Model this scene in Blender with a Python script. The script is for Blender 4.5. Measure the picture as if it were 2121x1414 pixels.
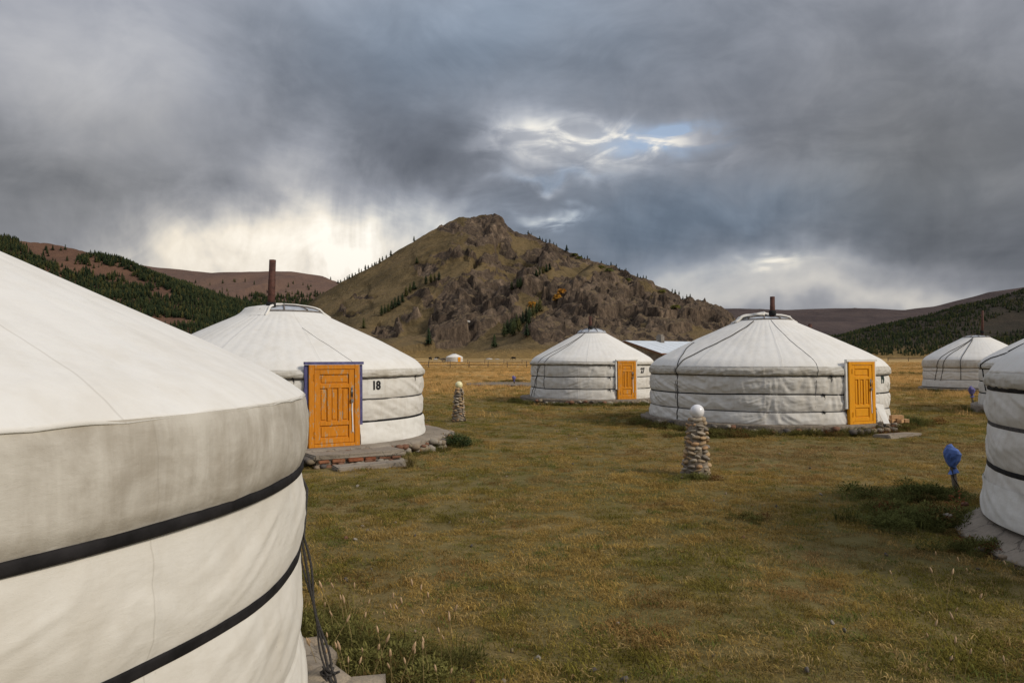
import bpy, bmesh, math, random
import numpy as np
from mathutils import Vector, Matrix

random.seed(7); RNG = np.random.default_rng(7)
sc = bpy.context.scene
for o in list(bpy.data.objects): bpy.data.objects.remove(o)
COL = sc.collection
PI = math.pi
R_ = math.radians

# ------------------------------------------------------------------ node helper
class S:
    """a socket or number with arithmetic, so shader maths reads as maths"""
    def __init__(s, g, v): s.g, s.v = g, v
    def __add__(s, o): return s.g.math('ADD', s, o)
    __radd__ = __add__
    def __sub__(s, o): return s.g.math('SUBTRACT', s, o)
    def __rsub__(s, o): return s.g.math('SUBTRACT', o, s)
    def __mul__(s, o): return s.g.math('MULTIPLY', s, o)
    __rmul__ = __mul__
    def __truediv__(s, o): return s.g.math('DIVIDE', s, o)

class G:
    def __init__(g, nt): g.nt = nt; nt.nodes.clear()
    def n(g, t, **kw):
        x = g.nt.nodes.new(t)
        for k, v in kw.items(): setattr(x, k, v)
        return x
    def put(g, inp, v):
        if isinstance(v, S): v = v.v
        if isinstance(v, bpy.types.NodeSocket): g.nt.links.new(v, inp)
        elif isinstance(v, (tuple, list)) and len(v) == 3 and inp.type == 'RGBA': inp.default_value = (*v, 1)
        else: inp.default_value = v
    def math(g, op, a, b=None, c=None, clamp=False):
        x = g.n('ShaderNodeMath', operation=op, use_clamp=clamp)
        g.put(x.inputs[0], a)
        if b is not None: g.put(x.inputs[1], b)
        if c is not None: g.put(x.inputs[2], c)
        return S(g, x.outputs[0])
    def sat(g, a): return g.math('ADD', a, 0.0, clamp=True)
    def smooth(g, a, lo, hi):
        x = g.n('ShaderNodeMapRange', interpolation_type='SMOOTHSTEP')
        g.put(x.inputs[0], a); x.inputs[1].default_value = lo; x.inputs[2].default_value = hi
        return S(g, x.outputs[0])
    def mix(g, f, a, b, blend='MIX'):
        x = g.n('ShaderNodeMix', data_type='RGBA', blend_type=blend)
        g.put(x.inputs[0], f); g.put(x.inputs[6], a); g.put(x.inputs[7], b)
        return S(g, x.outputs[2])
    def ramp(g, f, stops, interp='LINEAR'):
        x = g.n('ShaderNodeValToRGB'); x.color_ramp.interpolation = interp
        el = x.color_ramp.elements
        while len(el) > 1: el.remove(el[-1])
        el[0].position = stops[0][0]; el[0].color = (*stops[0][1], 1)
        for p, c in stops[1:]:
            e = el.new(p); e.color = (*c, 1)
        g.put(x.inputs[0], f); return S(g, x.outputs[0])
    def noise(g, vec, scale, detail=4, rough=.55, dist=0.0):
        x = g.n('ShaderNodeTexNoise'); g.put(x.inputs['Vector'], vec)
        x.inputs['Scale'].default_value = scale; x.inputs['Detail'].default_value = detail
        x.inputs['Roughness'].default_value = rough; x.inputs['Distortion'].default_value = dist
        return S(g, x.outputs[0])
    def voro(g, vec, scale, feature='F1'):
        x = g.n('ShaderNodeTexVoronoi', feature=feature); g.put(x.inputs['Vector'], vec)
        x.inputs['Scale'].default_value = scale; return S(g, x.outputs[0])
    def vmul(g, vec, v):
        x = g.n('ShaderNodeVectorMath', operation='MULTIPLY'); g.put(x.inputs[0], vec); x.inputs[1].default_value = v
        return S(g, x.outputs[0])
    def vadd(g, vec, v):
        x = g.n('ShaderNodeVectorMath', operation='ADD'); g.put(x.inputs[0], vec); g.put(x.inputs[1], v)
        return S(g, x.outputs[0])
    def sep(g, vec):
        x = g.n('ShaderNodeSeparateXYZ'); g.put(x.inputs[0], vec); return [S(g, o) for o in x.outputs]
    def rot(g, vec, e):
        x = g.n('ShaderNodeVectorRotate', rotation_type='EULER_XYZ'); g.put(x.inputs['Vector'], vec); x.inputs['Rotation'].default_value = e; return S(g, x.outputs[0])
    def comb(g, a, b, c):
        x = g.n('ShaderNodeCombineXYZ')
        for i, v in enumerate((a, b, c)): g.put(x.inputs[i], v)
        return S(g, x.outputs[0])
    def coord(g, kind='Object'): return S(g, g.n('ShaderNodeTexCoord').outputs[kind])
    def attr(g, name, kind='GEOMETRY', out=2):
        x = g.n('ShaderNodeAttribute', attribute_name=name, attribute_type=kind); return S(g, x.outputs[out])
    def bump(g, h, strength=.3, dist=.02):
        x = g.n('ShaderNodeBump'); x.inputs['Strength'].default_value = strength; x.inputs['Distance'].default_value = dist
        g.put(x.inputs['Height'], h); return S(g, x.outputs[0])
    def pbsdf(g, color, rough=.85, normal=None, spec=.25, metal=0.0, trans=0.0, sub=None):
        x = g.n('ShaderNodeBsdfPrincipled'); g.put(x.inputs['Base Color'], color); g.put(x.inputs['Roughness'], rough)
        x.inputs['Specular IOR Level'].default_value = spec; x.inputs['Metallic'].default_value = metal
        x.inputs['Transmission Weight'].default_value = trans
        if normal is not None: g.put(x.inputs['Normal'], normal)
        o = g.n('ShaderNodeOutputMaterial'); g.nt.links.new(x.outputs[0], o.inputs[0]); return x

# ------------------------------------------------------------------ camera
EYE, FPX, CX, HZ = 2.1, 1650.0, 1060.5, 736.0          # eye height; focal length, centre and horizon in photo pixels
cam = bpy.data.cameras.new('camera'); cam.lens = 28; cam.sensor_width = 36; cam.clip_start = .05; cam.clip_end = 30000
camo = bpy.data.objects.new('camera', cam); COL.objects.link(camo)
camo.location = (0, 0, EYE); camo.rotation_euler = (R_(90 + 1.0), 0, 0); sc.camera = camo
def at(px, py, d): return Vector(((px - CX) / FPX * d, d, EYE + (HZ - py) / FPX * d))
def azel(px, py):
    a = math.atan2(px - CX, FPX); return a, math.atan((HZ - py) / FPX * math.cos(a))

# ------------------------------------------------------------------ sky, sun, exposure
SUN_AZ, SUN_EL = R_(118), R_(33)                        # azimuth clockwise from the viewing direction
sc.view_settings.view_transform = 'Standard'; sc.view_settings.look = 'None'
sc.view_settings.exposure = 0.22; sc.view_settings.gamma = 1.0; sc.view_settings.use_curve_mapping = False
w = bpy.data.worlds.new('World'); sc.world = w; w.use_nodes = True
w.cycles.sampling_method = 'NONE'
sc.cycles.max_bounces = 5; sc.cycles.diffuse_bounces = 2; sc.cycles.glossy_bounces = 2; sc.cycles.transmission_bounces = 2
g = G(w.node_tree)
d = g.coord('Generated'); dx, dy, dz = g.sep(d)
sky = g.n('ShaderNodeTexSky', sky_type='NISHITA', sun_disc=False, sun_elevation=SUN_EL, sun_rotation=SUN_AZ)
sky.altitude = 1500
blue = g.mix(1.0, S(g, sky.outputs[0]), (.085, .085, .085), 'MULTIPLY')
az = g.math('ARCTAN2', dx, dy); el = g.math('ARCSINE', dz)
w1 = g.noise(d, 4.0, 3, .6); w2 = g.noise(g.vadd(d, (7.3, 1.1, 4.2)), 4.0, 3, .6)
w3 = g.noise(g.vadd(d, (3.3, 8.1, 1.2)), 14.0, 3, .62); w4 = g.noise(g.vadd(d, (5.3, 2.1, 9.2)), 14.0, 3, .62)
azw = az + (w1 - .5) * .16 + (w3 - .5) * .07; elw = el + (w2 - .5) * .12 + (w4 - .5) * .05
streak = g.noise(g.rot(g.vmul(d, (1, 1, .55)), (0, .25, .5)), 10, 5, .56, .7)
streak2 = g.noise(g.rot(g.vmul(d, (1, 1, .42)), (0, .14, .6)), 15, 4, .55, 1.1)
cl = g.noise(g.comb(dx / (dz + .25), dy / (dz + .25), 0.0), 1.5, 5, .55, .5)
fine = g.noise(g.rot(g.vmul(d, (1, 1, 1.5)), (.6, .45, .8)), 8, 6, .58, .6)
lump = g.noise(g.rot(g.vmul(d, (1, 1, 2.8)), (.25, -.3, .7)), 15, 5, .55, .6)
def blob(px, py, wx, wy, A=azw, E=elw):
    a0, e0 = azel(px, py); wa, we = wx / FPX * math.cos(a0) ** 2, wy / FPX * math.cos(a0)
    p = (A - a0) / wa; q = (E - e0) / we
    return g.math('EXPONENT', (p * p + q * q) * -1.0)
v = (cl - .5) * .30 + (fine - .5) * .24 + .238 + (streak2 - .5) * .10 * g.smooth(el, .42, .12) + (lump - .5) * .03
v = v + .15 * blob(60, 60, 420, 170) + .07 * blob(330, 230, 330, 110)
v = v - .075 * blob(140, 370, 380, 130) - .05 * blob(480, 250, 220, 90)
cream = blob(590, 500, 300, 105) + .85 * blob(780, 520, 200, 80) + .34 * blob(650, 310, 120, 70) + .45 * blob(560, 580, 330, 50) + .35 * blob(360, 500, 150, 80) + .25 * blob(880, 450, 110, 60)
v = v + cream * (g.smooth(streak, .30, .66) * .36 + .30) * .78 + cream * (streak2 - .5) * .20 + cream * (fine - .5) * .55
v = v - .10 * blob(780, 290, 130, 120) - .13 * blob(950, 340, 130, 80) - .05 * blob(600, 200, 160, 120)
v = v - .05 * blob(700, 120, 260, 130) - .06 * blob(1500, 150, 600, 170) - .12 * blob(2050, 330, 300, 260) - .06 * blob(1350, 480, 330, 70) - .05 * blob(1700, 470, 300, 80)
hole = blob(1250, 312, 180, 40)
v = v + hole * (.15 + .6 * g.smooth(lump, .36, .66)) + .10 * blob(1120, 300, 90, 60)
v = v + blob(1150, 385, 120, 14) * .25 * g.smooth(lump, .3, .7) + blob(1130, 447, 55, 13) * .65 * g.smooth(lump, .35, .65)
band = blob(1480, 600, 330, 50) + .75 * blob(1900, 620, 330, 32) + .35 * blob(1750, 560, 200, 26)
v = v + band * (.25 + .12 * fine) + blob(1615, 570, 70, 17) * .45 * g.smooth(lump, .35, .65)
v = v + .12 * g.smooth(el, .16, 0.0)                     # paler veil low over the horizon, all round
cloud = g.ramp(v, [(0.0, (.060, .067, .082)), (.15, (.120, .129, .150)), (.30, (.208, .217, .244)), (.45, (.315, .318, .335)),
                   (.62, (.485, .468, .445)), (.80, (.665, .615, .54)), (1.0, (.82, .77, .69))])
cool = g.sat(blob(1380, 470, 420, 90) * 1.0 + blob(1000, 60, 420, 170) * .8)
cloud = g.mix(cool, cloud, g.mix(1.0, cloud, (.84, 1.0, 1.13), 'MULTIPLY'))
warm = g.sat(blob(1950, 330, 300, 220) * .9 + blob(150, 380, 400, 200) * .8)
cloud = g.mix(warm, cloud, g.mix(1.0, cloud, (1.04, 1.0, .91), 'MULTIPLY'))
gap = g.sat((blob(1370, 286, 95, 26, az + (w3 - .5) * .05, el + (w4 - .5) * .05)) * g.smooth(lump, .62, .36) * 1.9 + blob(1140, 383, 80, 8) * .35)
skyc = g.mix(gap * .75, cloud, g.mix(.35, blue, (.42, .50, .60)))
over = g.smooth(dz, -.1, 1.0) * 1.55 + .93               # an overcast dome brightens towards the zenith
skyc = g.mix(1.0, skyc, g.comb(over, over, over), 'MULTIPLY')
bg = g.n('ShaderNodeBackground'); g.put(bg.inputs[0], skyc); bg.inputs[1].default_value = 1.0
wo = g.n('ShaderNodeOutputWorld'); w.node_tree.links.new(bg.outputs[0], wo.inputs[0])
sl = bpy.data.lights.new('sun', 'SUN'); sl.energy = 2.0; sl.angle = R_(14); sl.color = (1.0, .90, .76)
so = bpy.data.objects.new('sun', sl); COL.objects.link(so); so.location = (60, -30, 80)
sd = Vector((math.sin(SUN_AZ) * math.cos(SUN_EL), math.cos(SUN_AZ) * math.cos(SUN_EL), math.sin(SUN_EL)))
so.rotation_euler = sd.to_track_quat('Z', 'Y').to_euler()

# ------------------------------------------------------------------ numpy noise
_p = RNG.permutation(256); PERM = np.concatenate([_p, _p, _p])
_gr = RNG.normal(size=(256, 3)); _gr /= np.linalg.norm(_gr, axis=1)[:, None]
def perlin(x, y, z=0.0):
    x, y, z = np.broadcast_arrays(np.asarray(x, float), np.asarray(y, float), np.asarray(z, float))
    xi, yi, zi = np.floor(x).astype(int), np.floor(y).astype(int), np.floor(z).astype(int)
    xf, yf, zf = x - xi, y - yi, z - zi
    u, v_, w_ = (t * t * t * (t * (t * 6 - 15) + 10) for t in (xf, yf, zf))
    xi &= 255; yi &= 255; zi &= 255
    def gd(i, j, k):
        h = PERM[PERM[PERM[xi + i & 255] + (yi + j & 255)] + (zi + k & 255)]
        q = _gr[h]; return q[..., 0] * (xf - i) + q[..., 1] * (yf - j) + q[..., 2] * (zf - k)
    L = lambda a, b, t: a + t * (b - a)
    return 1.5 * L(L(L(gd(0,0,0), gd(1,0,0), u), L(gd(0,1,0), gd(1,1,0), u), v_),
                   L(L(gd(0,0,1), gd(1,0,1), u), L(gd(0,1,1), gd(1,1,1), u), v_), w_)
def fbm(x, y, z=0.0, o=4, lac=2.1, gain=.5):
    a, f, t = 1.0, 1.0, 0.0
    for i in range(o): t = t + a * perlin(np.asarray(x) * f + 17.3 * i, np.asarray(y) * f - 9.1 * i, np.asarray(z) * f + 3.7 * i); a *= gain; f *= lac
    return t
def ridged(x, y, z=0.0, o=4, lac=2.1, gain=.5):
    a, f, t = 1.0, 1.0, 0.0
    for i in range(o): t = t + a * (1 - np.abs(perlin(np.asarray(x) * f + 7.7 * i, np.asarray(y) * f + 5.3 * i, np.asarray(z) * f))); a *= gain; f *= lac
    return t
def blocks(x, y, sx, sy, seed, tilt=.9):
    """angular broken rock: every Voronoi cell is a tilted slab at its own height"""
    u, v_ = x / sx, y / sy; iu, iv = np.floor(u).astype(int), np.floor(v_).astype(int); best = np.full(x.shape, 1e9); out = np.zeros(x.shape); idv = np.zeros(x.shape)
    for a in (-1, 0, 1):
        for b in (-1, 0, 1):
            cu, cv = iu + a, iv + b; h1 = PERM[(PERM[(cu + seed * 7) & 255] + cv * 3) & 255]; h2 = PERM[(h1 + cu * 5 + seed) & 255]; h3 = PERM[(h2 + cv + 31) & 255]; h4 = PERM[(h3 + cu + 77) & 255]
            du, dv = u - (cu + h1 / 255.0), v_ - (cv + h2 / 255.0); dd = du * du + dv * dv; m_ = dd < best; best = np.where(m_, dd, best)
            out = np.where(m_, (h3 / 127.5 - 1) + tilt * (du * (h4 / 127.5 - 1) + dv * (h1 / 127.5 - 1)), out); idv = np.where(m_, h4 / 255.0, idv)
    return out, idv
def sstep(a, b, x):
    t = np.clip((np.asarray(x, float) - a) / (b - a), 0, 1); return t * t * (3 - 2 * t)

# ------------------------------------------------------------------ mesh helpers
def obj(name, me, mat=None, parent=None):
    o = bpy.data.objects.new(name, me); COL.objects.link(o)
    if mat is not None and me is not None and len(me.materials) == 0: me.materials.append(mat)
    if parent is not None: o.parent = parent
    return o
def tag(o, label, cat, group=None):
    o['label'] = label; o['category'] = cat
    if group: o['group'] = group
    return o
def thing(name, label, cat, loc=(0, 0, 0), group=None):
    o = obj(name, None); o.location = loc; o.empty_display_size = .3; return tag(o, label, cat, group)
def struct(o, label=None):
    o['kind'] = 'structure'
    if label: o['label'] = label
    return o
def smooth(me, on=True): me.polygons.foreach_set('use_smooth', [on] * len(me.polygons)); return me
def grid_mesh(name, P, wrap=False, attrs=None, sm=True):
    """P (nu, nv, 3): quads between neighbours; wrap closes u"""
    nu, nv = P.shape[:2]; idx = np.arange(nu * nv).reshape(nu, nv)
    if wrap: idx = np.concatenate([idx, idx[:1]], 0)
    a, b, c, d_ = idx[:-1, :-1], idx[1:, :-1], idx[1:, 1:], idx[:-1, 1:]
    F = np.stack([a, b, c, d_], -1).reshape(-1, 4).astype(np.int32)
    me = bpy.data.meshes.new(name); me.vertices.add(nu * nv); me.vertices.foreach_set('co', P.reshape(-1).astype(np.float32))
    me.loops.add(F.size); me.loops.foreach_set('vertex_index', F.reshape(-1))
    me.polygons.add(len(F)); me.polygons.foreach_set('loop_start', np.arange(0, F.size, 4, dtype=np.int32))
    me.polygons.foreach_set('use_smooth', [sm] * len(F)); me.update(calc_edges=True)
    for k, A in (attrs or {}).items():
        at_ = me.attributes.new(k, 'FLOAT', 'POINT'); at_.data.foreach_set('value', A.reshape(-1).astype(np.float32))
    return me
class MB:
    def __init__(s): s.v, s.f = [], []
    def add(s, vs, fs):
        k = len(s.v); s.v += [tuple(q) for q in vs]; s.f += [tuple(i + k for i in q) for q in fs]; return s
    def box(s, c, ax, ay, az, bev=0.0):
        """oriented box: centre c, half-extent vectors; bev chamfers the edges across az-facing outline"""
        c, ax, ay, az = map(Vector, (c, ax, ay, az))
        vs = [c + i * ax + j * ay + k * az for i in (-1, 1) for j in (-1, 1) for k in (-1, 1)]
        return s.add(vs, [(0,1,3,2), (4,6,7,5), (0,4,5,1), (2,3,7,6), (0,2,6,4), (1,5,7,3)])
    def tube(s, path, r, n=6, cap=True):
        path = [Vector(p) for p in path]; rs = r if isinstance(r, (list, tuple)) else [r] * len(path); k = len(s.v); up = None
        for i, p in enumerate(path):
            t = (path[min(i + 1, len(path) - 1)] - path[max(i - 1, 0)]).normalized()
            if up is None: up = t.orthogonal().normalized()
            up = (up - t * up.dot(t)).normalized(); b = t.cross(up)
            for j in range(n):
                a = 2 * PI * j / n; s.v.append(tuple(p + rs[i] * (math.cos(a) * up + math.sin(a) * b)))
        for i in range(len(path) - 1):
            for j in range(n):
                s.f.append((k + i * n + j, k + i * n + (j + 1) % n, k + (i + 1) * n + (j + 1) % n, k + (i + 1) * n + j))
        if cap:
            s.f.append(tuple(k + j for j in reversed(range(n)))); s.f.append(tuple(k + (len(path) - 1) * n + j for j in range(n)))
        return s
    def lathe(s, prof, n=16, c=(0, 0, 0), wob=None):
        k = len(s.v); c = Vector(c)
        for i, (r, z) in enumerate(prof):
            for j in range(n):
                a = 2 * PI * j / n; q = r * (wob(i, a) if wob else 1)
                s.v.append((c.x + q * math.cos(a), c.y + q * math.sin(a), c.z + z))
        for i in range(len(prof) - 1):
            for j in range(n): s.f.append((k + i*n + j, k + i*n + (j+1) % n, k + (i+1)*n + (j+1) % n, k + (i+1)*n + j))
        s.f.append(tuple(k + j for j in reversed(range(n)))); s.f.append(tuple(k + (len(prof)-1)*n + j for j in range(n)))
        return s
    def mesh(s, name, sm=False):
        me = bpy.data.meshes.new(name); me.from_pydata(s.v, [], s.f); me.validate(); me.update(); smooth(me, sm); return me
    def build(s, name, mat, parent=None, sm=False): return obj(name, s.mesh(name, sm), mat, parent)
def bevel_mesh(me, w=.006, seg=1):
    bm = bmesh.new(); bm.from_mesh(me); bmesh.ops.bevel(bm, geom=bm.edges[:], offset=w, segments=seg, affect='EDGES', clamp_overlap=True)
    bm.to_mesh(me); bm.free(); me.update(); return me

# ------------------------------------------------------------------ materials
def material(name):
    m = bpy.data.materials.new(name); m.use_nodes = True; return m, G(m.node_tree)
def simple(name, col, rough=.8, var=.25, scale=12, bump=.2, spec=.25, metal=0, dist=.01):
    m, g = material(name); c = g.coord('Object'); n = g.noise(c, scale, 5, .6)
    dark = tuple(x * (1 - var) for x in col); lite = tuple(min(1, x * (1 + var)) for x in col)
    g.pbsdf(g.ramp(n, [(.3, dark), (.7, lite)]), rough, g.bump(g.noise(c, scale * 3, 4), bump, dist), spec, metal); return m
def canvas(name, base, dirt, amount, z0=None, z1=None, seams=0, R=3.0, ph=0.0):
    """woven cotton cover: blotchy grime, vertical run marks, faint weave, sewn panel seams"""
    m, g = material(name); c = g.coord('Object'); x, y, z = g.sep(c)
    big = g.noise(c, 1.1, 6, .62, .5); runs = g.noise(g.vmul(c, (7, 7, .8)), 1.0, 5, .65, .4); sm = g.noise(c, 6.0, 5, .65)
    blot = g.noise(g.vmul(c, (1, 1, 1.3)), 2.7, 6, .66, .8); k = g.smooth(big * .32 + blot * .30 + runs * .26 + sm * .12, .40, .63)
    if z0 is not None: k = k * g.smooth(z + (big - .5) * .3, z0, z1)
    k = k * amount
    col = g.mix(k, base, dirt)
    col = g.mix(g.smooth(sm, .5, .75) * .12, col, tuple(q * .8 for q in base))
    spots = g.smooth(g.voro(c, 9.0), .055, .02) * g.smooth(big, .48, .6); col = g.mix(spots * .35, col, (.16, .14, .11))
    if seams:
        th = g.math('ARCTAN2', y, x) * (seams / (2 * PI)) + ph + (g.noise(g.vmul(c, (.5, .5, 2.0)), 1.3, 3) - .5) * .05 * seams / 8
        fr = g.math('FRACT', th); ln = g.math('ABSOLUTE', fr - .5)
        sw = .006 * seams / (2 * PI * R) ; col = g.mix(g.smooth(ln, sw * .9, sw * .2) * .26, col, (.33, .30, .25))
    sb = g.smooth(ln, sw * 7, sw * 1.0) * .30 if seams else 0.0
    weave = g.noise(g.vmul(c, (1, 1, 4)), 130, 2); crease = g.noise(g.vmul(c, (1.0, 1.0, 1.6)), 2.6, 5, .55, .25)
    nrm = g.bump(sb + crease * .8 + weave * .06 + g.noise(c, 26, 3) * .10 + g.noise(g.vmul(c, (1.2, 1.2, 5.0)), 3.4, 4, .6, .5) * .22, .28, .05)
    g.pbsdf(col, .88, nrm, .12); return m
_k = (315 - CX) / FPX; _t = (lambda a, b, c_: (-b - math.sqrt(b * b - 4 * a * c_)) / (2 * a))(_k * _k + 1, -2 * (_k * -4.30 + 3.76), 4.30 ** 2 + 3.76 ** 2 - 3.2 ** 2)
PH7 = .5 - math.atan2(_t - 3.76, _k * _t + 4.30) * 7 / (2 * PI)      # one sewn seam of the nearest yurt falls on its front
WHITE = (.74, .725, .685)
M_ROOF = canvas('canvas roof', (.79, .78, .745), (.60, .555, .47), .35, seams=9, R=2.2)
M_WALL = canvas('canvas wall', WHITE, (.47, .42, .34), .45, seams=5)
M_WALLN = canvas('canvas wall cream', (.74, .72, .665), (.52, .465, .37), .30, seams=7, ph=PH7)
M_FLAP = canvas('canvas flap', (.62, .60, .55), (.36, .32, .25), .75, seams=5)
M_FLAPN = canvas('canvas flap grimy', (.61, .585, .525), (.27, .23, .175), .72, seams=7, ph=PH7)
M_SKIRT = canvas('canvas new skirt', (.78, .775, .74), (.5, .46, .38), .3)
M_BELT = simple('black webbing', (.013, .012, .013), .8, .8, 5, .5)
M_BELTG = simple('faded webbing', (.075, .07, .068), .85, .4, 22, .35)
M_ROPE = simple('horsehair rope', (.05, .047, .045), .9, .5, 90, .6, dist=.004)
M_RUST = simple('rusty stovepipe', (.085, .036, .026), .7, .5, 9, .4, .3)
M_BLACK = simple('black felt', (.02, .02, .02), .9)
M_TRIM = simple('violet cloth trim', (.10, .10, .23), .85, .35, 10)
M_TRIMB = simple('blue cloth trim', (.06, .14, .34), .85, .3, 10)
M_STEEL = simple('dull steel', (.26, .25, .24), .45, .25, 20, .2, .5, .8)
M_STRAP = simple('white strap', (.75, .73, .70), .8, .1)
M_INK = simple('black ink', (.02, .02, .022), .7, .2)
M_INKG = simple('green black ink', (.012, .035, .028), .7, .2)
M_WOODC = simple('fresh cut wood', (.50, .30, .15), .75, .25, 14, .4)
M_WOODG = simple('weathered grey wood', (.17, .145, .12), .85, .35, 10, .5)
M_GLASSW = simple('crown sheeting', (.46, .49, .53), .35, .3, 5, .15, .5)
def doorpaint(name, paint, wear):
    m, g = material(name); c = g.coord('Object'); x, y, z = g.sep(c)
    grain = g.noise(g.vmul(c, (9, 9, 1.0)), 4, 6, .7, .3); chip = g.noise(g.vmul(c, (4, 4, 1.4)), 3.2, 7, .72, .2); f = g.noise(c, 30, 4, .7)
    k = g.smooth(chip * .62 + grain * .25 + f * .13, .535, .575) * wear
    col = g.mix(g.smooth(grain, .35, .7), tuple(q * .80 for q in paint), paint)
    col = g.mix(g.smooth(g.noise(c, 2.2, 4), .5, .75) * .3, col, tuple(q * .62 for q in paint))
    col = g.mix(k, col, (.40, .33, .22))
    g.pbsdf(col, .62, g.bump(grain + (1 - k) * .3, .25, .006), .3); return m
M_DOOR18 = doorpaint('worn ochre paint', (.70, .25, .008), .85)
M_DOOR27 = doorpaint('worn orange paint', (.72, .275, .006), .6)
M_DOOR19 = doorpaint('fresh yellow orange paint', (.86, .36, .004), .12)
def stonemat(name, cols, scale=3.0, bmp=.5):
    m, g = material(name); c = g.coord('Object'); oi = g.n('ShaderNodeObjectInfo'); rnd = S(g, oi.outputs['Random'])
    n = g.noise(g.vadd(c, g.comb(rnd * 40, rnd * 17, 0.0)), scale * 4, 6, .65); base = g.ramp(rnd, [(i / len(cols), q) for i, q in enumerate(cols)], 'CONSTANT')
    col = g.mix(g.smooth(n, .35, .7), base, g.mix(1.0, base, (1.5, 1.45, 1.35), 'MULTIPLY'))
    lich = g.smooth(g.noise(c, scale * 2.2, 5, .7), .60, .68); col = g.mix(lich * .4, col, (.26, .25, .20))
    g.pbsdf(col, .9, g.bump(g.noise(c, scale * 9, 6, .7), bmp, .015), .2); return m
M_STONE = stonemat('river stones', [(.33, .26, .18), (.27, .235, .19), (.39, .28, .165), (.20, .175, .15), (.34, .295, .235), (.40, .255, .145)])
M_RUBBLE = stonemat('rubble stones', [(.20, .165, .12), (.13, .115, .10), (.24, .19, .14), (.17, .09, .06), (.09, .08, .075), (.26, .235, .20)])
M_BRICK = stonemat('old bricks', [(.20, .075, .04), (.17, .085, .055), (.23, .105, .06)], 4)
M_FLAG = stonemat('grey flagstone', [(.24, .20, .155), (.28, .24, .19), (.21, .18, .145)])
M_MORTAR = simple('mortar', (.21, .175, .135), .95, .35, 14, .7, dist=.02)
def concrete(name, a, b):
    m, g = material(name); c = g.coord('Object'); n = g.noise(c, 1.4, 7, .65); f = g.noise(c, 24, 5, .7); st = g.noise(c, 4.0, 6, .7, .6)
    col = g.mix(g.smooth(n * .6 + f * .4, .35, .65), a, b); col = g.mix(g.smooth(st, .56, .68) * .55, col, tuple(q * .45 for q in a))
    cr = g.smooth(g.voro(g.vadd(c, g.comb(st * .3, n * .3, 0.0)), 2.2, 'DISTANCE_TO_EDGE'), .02, .004); col = g.mix(cr * .6, col, (.05, .042, .035))
    g.pbsdf(col, .93, g.bump(f * .6 + st - cr * .5, .5, .02), .2); return m
M_CONC = concrete('cracked concrete', (.23, .195, .155), (.33, .285, .23))

# ------------------------------------------------------------------ yurt layout (centres solved from the photograph's sight lines)
def theta_at(px, C, R):
    """angle on circle (C,R) where the sight line through column px meets the near side"""
    k = (px - CX) / FPX; a = k * k + 1; b = -2 * (k * C[0] + C[1]); c_ = C[0] ** 2 + C[1] ** 2 - R * R
    t = (-b - math.sqrt(max(b * b - 4 * a * c_, 0))) / (2 * a); return math.atan2(t - C[1], k * t - C[0])
PLAT = .25
Y = {'near': ((-4.30, 3.76), 3.18), 'y18': ((-5.48, 19.03), 3.3), 'y19': ((7.83, 24.69), 3.45), 'y27': ((3.64, 36.3), 2.75),
     'ra': ((8.36, 8.13), 3.0), 'rb': ((20.68, 29.3), 3.0), 'rc': ((27.7, 47.5), 2.84), 'hid': ((16.9, 45.0), 2.6), 'far': ((-19.1, 264.0), 2.8)}
RUIN = ((-.55, 55.6), 2.6)

# ------------------------------------------------------------------ ground
def ground_z(x, y):
    r = np.hypot(x, y); k = 1 - sstep(60, 200, r)
    return k * (.035 * perlin(np.asarray(x) * .45, np.asarray(y) * .45, .3) + .018 * perlin(np.asarray(x) * 1.7, np.asarray(y) * 1.7, 2.2))
rr = np.concatenate([[.02], np.geomspace(.6, 12000, 300)]); aa = np.linspace(0, 2 * PI, 480, endpoint=False)
A_, Rr = np.meshgrid(aa, rr, indexing='ij'); GX, GY = Rr * np.cos(A_), Rr * np.sin(A_)
m, g = material('steppe ground'); c = g.coord('Object')
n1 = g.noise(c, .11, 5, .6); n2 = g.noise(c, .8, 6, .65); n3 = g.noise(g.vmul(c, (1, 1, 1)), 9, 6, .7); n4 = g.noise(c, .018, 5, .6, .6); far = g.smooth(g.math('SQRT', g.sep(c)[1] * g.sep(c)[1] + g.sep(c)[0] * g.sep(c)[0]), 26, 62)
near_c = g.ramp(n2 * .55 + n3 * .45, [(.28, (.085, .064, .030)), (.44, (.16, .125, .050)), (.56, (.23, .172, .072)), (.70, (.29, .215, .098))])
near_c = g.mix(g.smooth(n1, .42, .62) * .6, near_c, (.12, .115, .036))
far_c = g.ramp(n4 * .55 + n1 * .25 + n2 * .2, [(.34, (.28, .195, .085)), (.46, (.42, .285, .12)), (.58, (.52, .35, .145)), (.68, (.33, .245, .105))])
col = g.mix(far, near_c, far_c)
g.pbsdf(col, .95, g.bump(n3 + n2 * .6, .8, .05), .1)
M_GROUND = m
struct(obj('ground', grid_mesh('ground', np.stack([GX, GY, ground_z(GX, GY)], -1), True), M_GROUND), 'short dry steppe grass plain under the yurts')

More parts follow.
